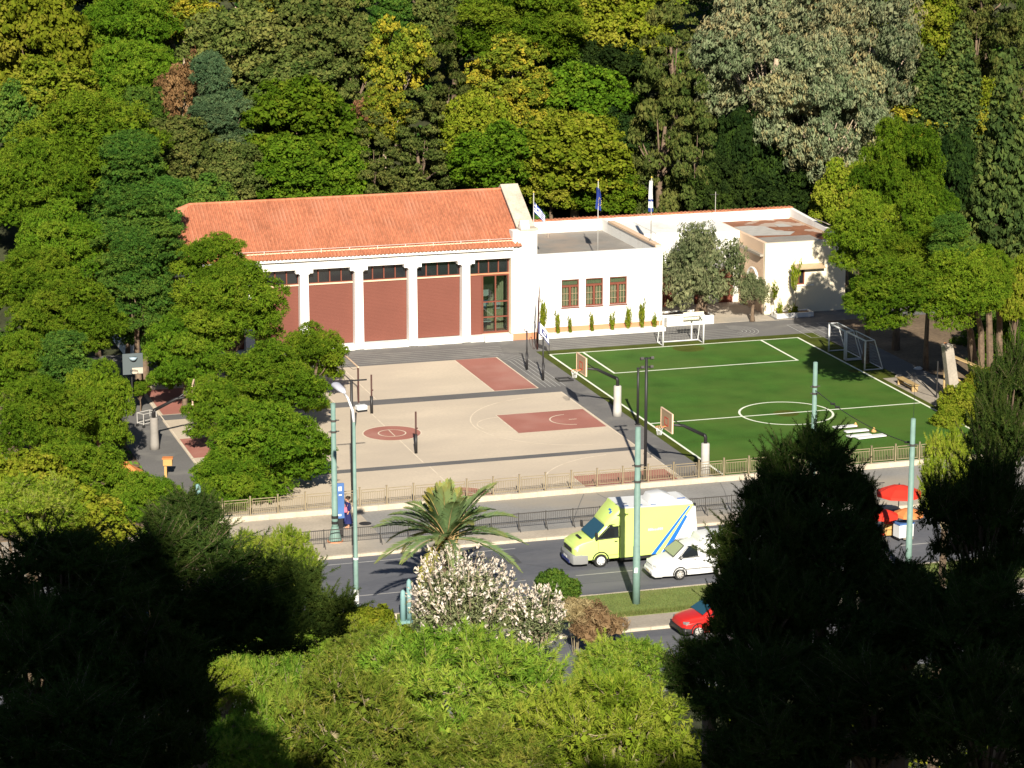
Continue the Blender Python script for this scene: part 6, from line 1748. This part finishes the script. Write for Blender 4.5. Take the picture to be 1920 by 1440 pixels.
# ------------------------------------------------------------------ near pines: needle tufts on drooping shoots
def near_proto(seed, m, w, h, npads, pr, dens, nl=.17, nn=14, flat=.6, dark=False):
    rng = np.random.default_rng(seed); L = Leaves(); br = MB()
    P_ = dome_pads(rng, w, h, npads, pr, flat, lo=-.55)
    for c, r, tv in P_:
        c = np.array(c); r = np.array(r)
        n = int(dens * 4 * math.pi * r[0] * r[1])
        d = rand_dirs(rng, n); d = d[d[:, 2] > -.55]; n = len(d)
        pos = c + d * r * rng.uniform(.35, 1.08, (n, 1))
        sd = norm(d * .8 + np.array([0, 0, .45]) + rng.normal(0, .35, (n, 3)))
        k = nn
        B = np.repeat(pos, k, 0) + np.repeat(sd, k, 0) * rng.uniform(-.10, .10, (n * k, 1))
        D = norm(np.repeat(sd, k, 0) * 1.0 + rand_dirs(rng, n * k) * .95)
        L.needles(B, D, nl * rng.uniform(.7, 1.25, n * k), .13 * nl, rng, np.repeat(rng.normal(tv, .26, n), k) + rng.normal(0, .1, n * k))
        for q_ in range(11 if dark else 6):
            a_ = rng.uniform(0, 6.28); e_ = rng.uniform(-.1, 1.2)
            dq = np.array([math.cos(a_) * math.cos(e_), math.sin(a_) * math.cos(e_), math.sin(e_)])
            b0 = c + dq * r * .8; ln_ = rng.uniform(.4, 1.05) if dark else rng.uniform(.3, .6); m_ = 80
            dq2 = norm(dq + np.array([0, 0, .5])); t_ = rng.uniform(0, 1, m_)
            L.needles(b0 + np.outer(t_ * ln_, dq2), norm(dq2 * .9 + rand_dirs(rng, m_) * .8), nl * rng.uniform(.7, 1.2, m_) * (1.15 - .5 * t_), .022, rng, rng.normal(tv + .1, .15, m_))
            br.tube([b0 - dq2 * .3, b0 + dq2 * ln_], [.012, .005], 3, cap=False)
        for i in range(0, n, 9 if dark else 5):
            a = c + (pos[i] - c) * .1
            br.tube([a, (a + pos[i]) / 2 + np.array([0, 0, -.05]), pos[i]], [.014, .010, .005], 3, cap=False)
        br.tube([(0, 0, -h), tuple(c * .5 + np.array([0, 0, -h * .35])), tuple(c)], [.07, .045, .02], 5, cap=False)
    fill_pads(L, P_, rng, clump=.26, per=12, size=.15 if dark else .13, aspect=.3, cover=.42 if dark else .22, up=-.9, spread=.9, inner=.8)
    bm_ = bpy.data.meshes.new('branches'); bm_.from_pydata([tuple(v) for v in br.v], [], br.f); bm_.materials.append(M['bark' if dark else 'twig'])
    return L.mesh('needles', LM[m]), bm_, (w, h)
NEAR = {}
NEAR['mid'] = [near_proto(101, 'needle', 2.6, 1.9, 26, .72, 22, nl=.20), near_proto(102, 'needle_olive', 2.6, 2.0, 26, .70, 22, nl=.20)]
NEAR['lime'] = [near_proto(103, 'needle_lime', 2.6, 1.9, 24, .76, 24, nl=.18)]
NEAR['dark'] = [near_proto(104, 'needle_shade', 2.6, 2.3, 28, .68, 25, nl=.20, dark=True), near_proto(105, 'needle_shade', 2.6, 2.3, 28, .68, 25, nl=.20, dark=True), near_proto(106, 'needle_shade', 2.4, 2.6, 28, .66, 25, nl=.20, dark=True)]
def near(kind, px_, py_, Y, wpx, hpx, label, group, variant=0, rz=0.0, bx=0.0):
    c = along(px_, py_, Y); s = (c - Vector((0, 0, CAMH))).length / 5137
    nm, bm_, (w, h) = NEAR[kind][variant % len(NEAR[kind])]
    g = gz(c.x, c.y)
    t = local('pine_tree', label, 'tree', (c.x, c.y, g), group, rz=rz)
    S = (wpx * s / 2 / w, wpx * s / 2 / w, hpx * s / 2 / h)
    for n_, me in (('crown', nm), ('branches', bm_))[:2 if bx == 0 else 1]:
        o = bpy.data.objects.new(n_, me); COL.objects.link(o); o.parent = t; o.location = (0, 0, c.z - g); o.scale = S
    bo = Matrix.Rotation(-rz, 3, 'Z') @ Vector((bx * s, 0, 0))
    tr = MB().tube([(bo.x, bo.y, -.3), (bo.x * .96 + .1, bo.y * .96 + .05, (c.z - g) * (.5 if bx == 0 else .985)), (0, 0, max(.3, c.z - g - hpx * s * (.35 if bx == 0 else .03)))], [.20, .14, .08] if bx == 0 else [.14, .08, .04], 8)
    tr.build('trunk', M['bark'], t)
    return t
LIT = 'sunlit pines close below the viewpoint'
for k, (kd, px_, py_, Y, w_, h_, lb) in enumerate((
    ('mid', 865, 1320, 66, 480, 310, 'deep green sunlit pine crown in the lower middle'),
    ('mid', 650, 1400, 62, 420, 330, 'olive tinged sunlit pine crown at the bottom edge'),
    ('lime', 1140, 1440, 60, 480, 330, 'brightest lime green pine crown at the bottom edge'),
    ('mid', 900, 1460, 58, 380, 200, 'sunlit pine crown cut by the bottom edge between olive and lime crowns'),
    ('mid', 1170, 1265, 70, 230, 150, 'thin sunlit pine top with bare twigs by the dark pine'),
    ('mid', 700, 1250, 74, 240, 150, 'small tawny green pine top below the crossing road'),
    ('mid', 470, 1340, 63, 240, 380, 'sunlit pine boughs showing through the dark pine'),
    ('lime', 1775, 900, 58, 130, 210, 'lime lit pine top beside the green pole with cables'),
    ('lime', 540, 1060, 96, 150, 150, 'yellow green feathery pine between the dark pine and the pavement'),
    ('lime', 470, 1050, 98, 110, 120, 'narrow feathery pine top beside the larger feathery pine'),
    ('lime', 60, 960, 84, 240, 150, 'pale tangled pine at the frame edge above the dark pines'),
    ('lime', 420, 1290, 58, 130, 110, 'sunlit green bough glowing within the dark mass'),
    ('mid', 440, 1420, 56, 220, 170, 'sunlit pine crown low against the black shaded pines'),
    ('mid', 320, 1300, 52, 70, 60, 'small sunlit tuft deep in the dark pines'),
    ('mid', 570, 1240, 76, 200, 160, 'sunlit pine crown under the reaching dark bough'),
    ('lime', 640, 1200, 88, 150, 120, 'yellow green pine top beside the sunken crossing road'),
    ('mid', 1120, 1330, 64, 240, 150, 'sunlit pine crown between the deep green and the lime green crowns'))):
    near(kd, px_, py_, Y, w_, h_, lb, LIT, k, k * 1.1)
DK = 'dark shaded pines close below the viewpoint'
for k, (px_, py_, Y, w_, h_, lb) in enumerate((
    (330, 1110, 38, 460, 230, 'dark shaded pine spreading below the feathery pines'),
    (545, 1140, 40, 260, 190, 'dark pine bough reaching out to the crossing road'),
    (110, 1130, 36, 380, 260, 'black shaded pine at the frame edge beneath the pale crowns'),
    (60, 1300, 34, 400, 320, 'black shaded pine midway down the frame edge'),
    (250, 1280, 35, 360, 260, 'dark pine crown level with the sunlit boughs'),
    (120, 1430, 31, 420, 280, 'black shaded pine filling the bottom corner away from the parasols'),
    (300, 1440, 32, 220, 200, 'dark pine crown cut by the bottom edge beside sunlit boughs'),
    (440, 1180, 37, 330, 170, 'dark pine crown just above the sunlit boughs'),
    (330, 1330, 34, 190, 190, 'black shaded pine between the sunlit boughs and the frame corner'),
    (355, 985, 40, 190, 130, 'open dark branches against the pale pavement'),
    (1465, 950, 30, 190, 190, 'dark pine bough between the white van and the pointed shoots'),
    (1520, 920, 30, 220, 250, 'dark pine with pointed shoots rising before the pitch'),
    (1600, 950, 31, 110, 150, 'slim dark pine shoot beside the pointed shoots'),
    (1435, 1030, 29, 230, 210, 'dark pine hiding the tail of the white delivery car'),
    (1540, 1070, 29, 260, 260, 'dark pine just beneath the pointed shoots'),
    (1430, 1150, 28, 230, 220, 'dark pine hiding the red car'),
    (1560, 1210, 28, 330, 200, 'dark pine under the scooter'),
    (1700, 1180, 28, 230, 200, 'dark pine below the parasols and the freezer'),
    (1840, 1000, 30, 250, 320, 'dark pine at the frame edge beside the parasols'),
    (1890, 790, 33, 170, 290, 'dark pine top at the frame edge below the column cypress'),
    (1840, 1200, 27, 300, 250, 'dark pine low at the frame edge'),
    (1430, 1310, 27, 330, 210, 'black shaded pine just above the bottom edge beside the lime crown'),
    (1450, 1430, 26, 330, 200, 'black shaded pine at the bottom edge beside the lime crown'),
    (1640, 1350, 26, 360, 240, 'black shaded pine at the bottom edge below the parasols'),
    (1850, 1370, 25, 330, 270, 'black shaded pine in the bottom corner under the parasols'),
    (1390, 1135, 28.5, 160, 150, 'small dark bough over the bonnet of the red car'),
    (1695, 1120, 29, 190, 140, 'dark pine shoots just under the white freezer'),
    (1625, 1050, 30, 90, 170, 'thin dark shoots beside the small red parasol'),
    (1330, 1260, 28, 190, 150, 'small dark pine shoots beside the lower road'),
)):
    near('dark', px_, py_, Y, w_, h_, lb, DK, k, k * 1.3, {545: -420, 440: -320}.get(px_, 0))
# unseen trees added behind the viewpoint, shaped to keep the near dark pines in shade
SHADE_TREES = 'unseen shade trees added behind the viewpoint'
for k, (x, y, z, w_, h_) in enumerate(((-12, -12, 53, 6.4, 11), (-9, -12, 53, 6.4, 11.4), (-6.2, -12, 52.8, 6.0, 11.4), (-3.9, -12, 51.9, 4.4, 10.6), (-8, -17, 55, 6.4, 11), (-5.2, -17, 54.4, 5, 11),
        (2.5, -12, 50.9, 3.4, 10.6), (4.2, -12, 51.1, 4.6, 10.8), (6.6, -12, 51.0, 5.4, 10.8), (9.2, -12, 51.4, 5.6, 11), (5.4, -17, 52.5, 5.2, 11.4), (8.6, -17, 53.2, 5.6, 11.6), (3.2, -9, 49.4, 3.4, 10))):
    grow('rounddark', Vector((x, y, z)), w_, h_, 'unseen tree added behind the viewpoint to shade the near pines', SHADE_TREES, k)
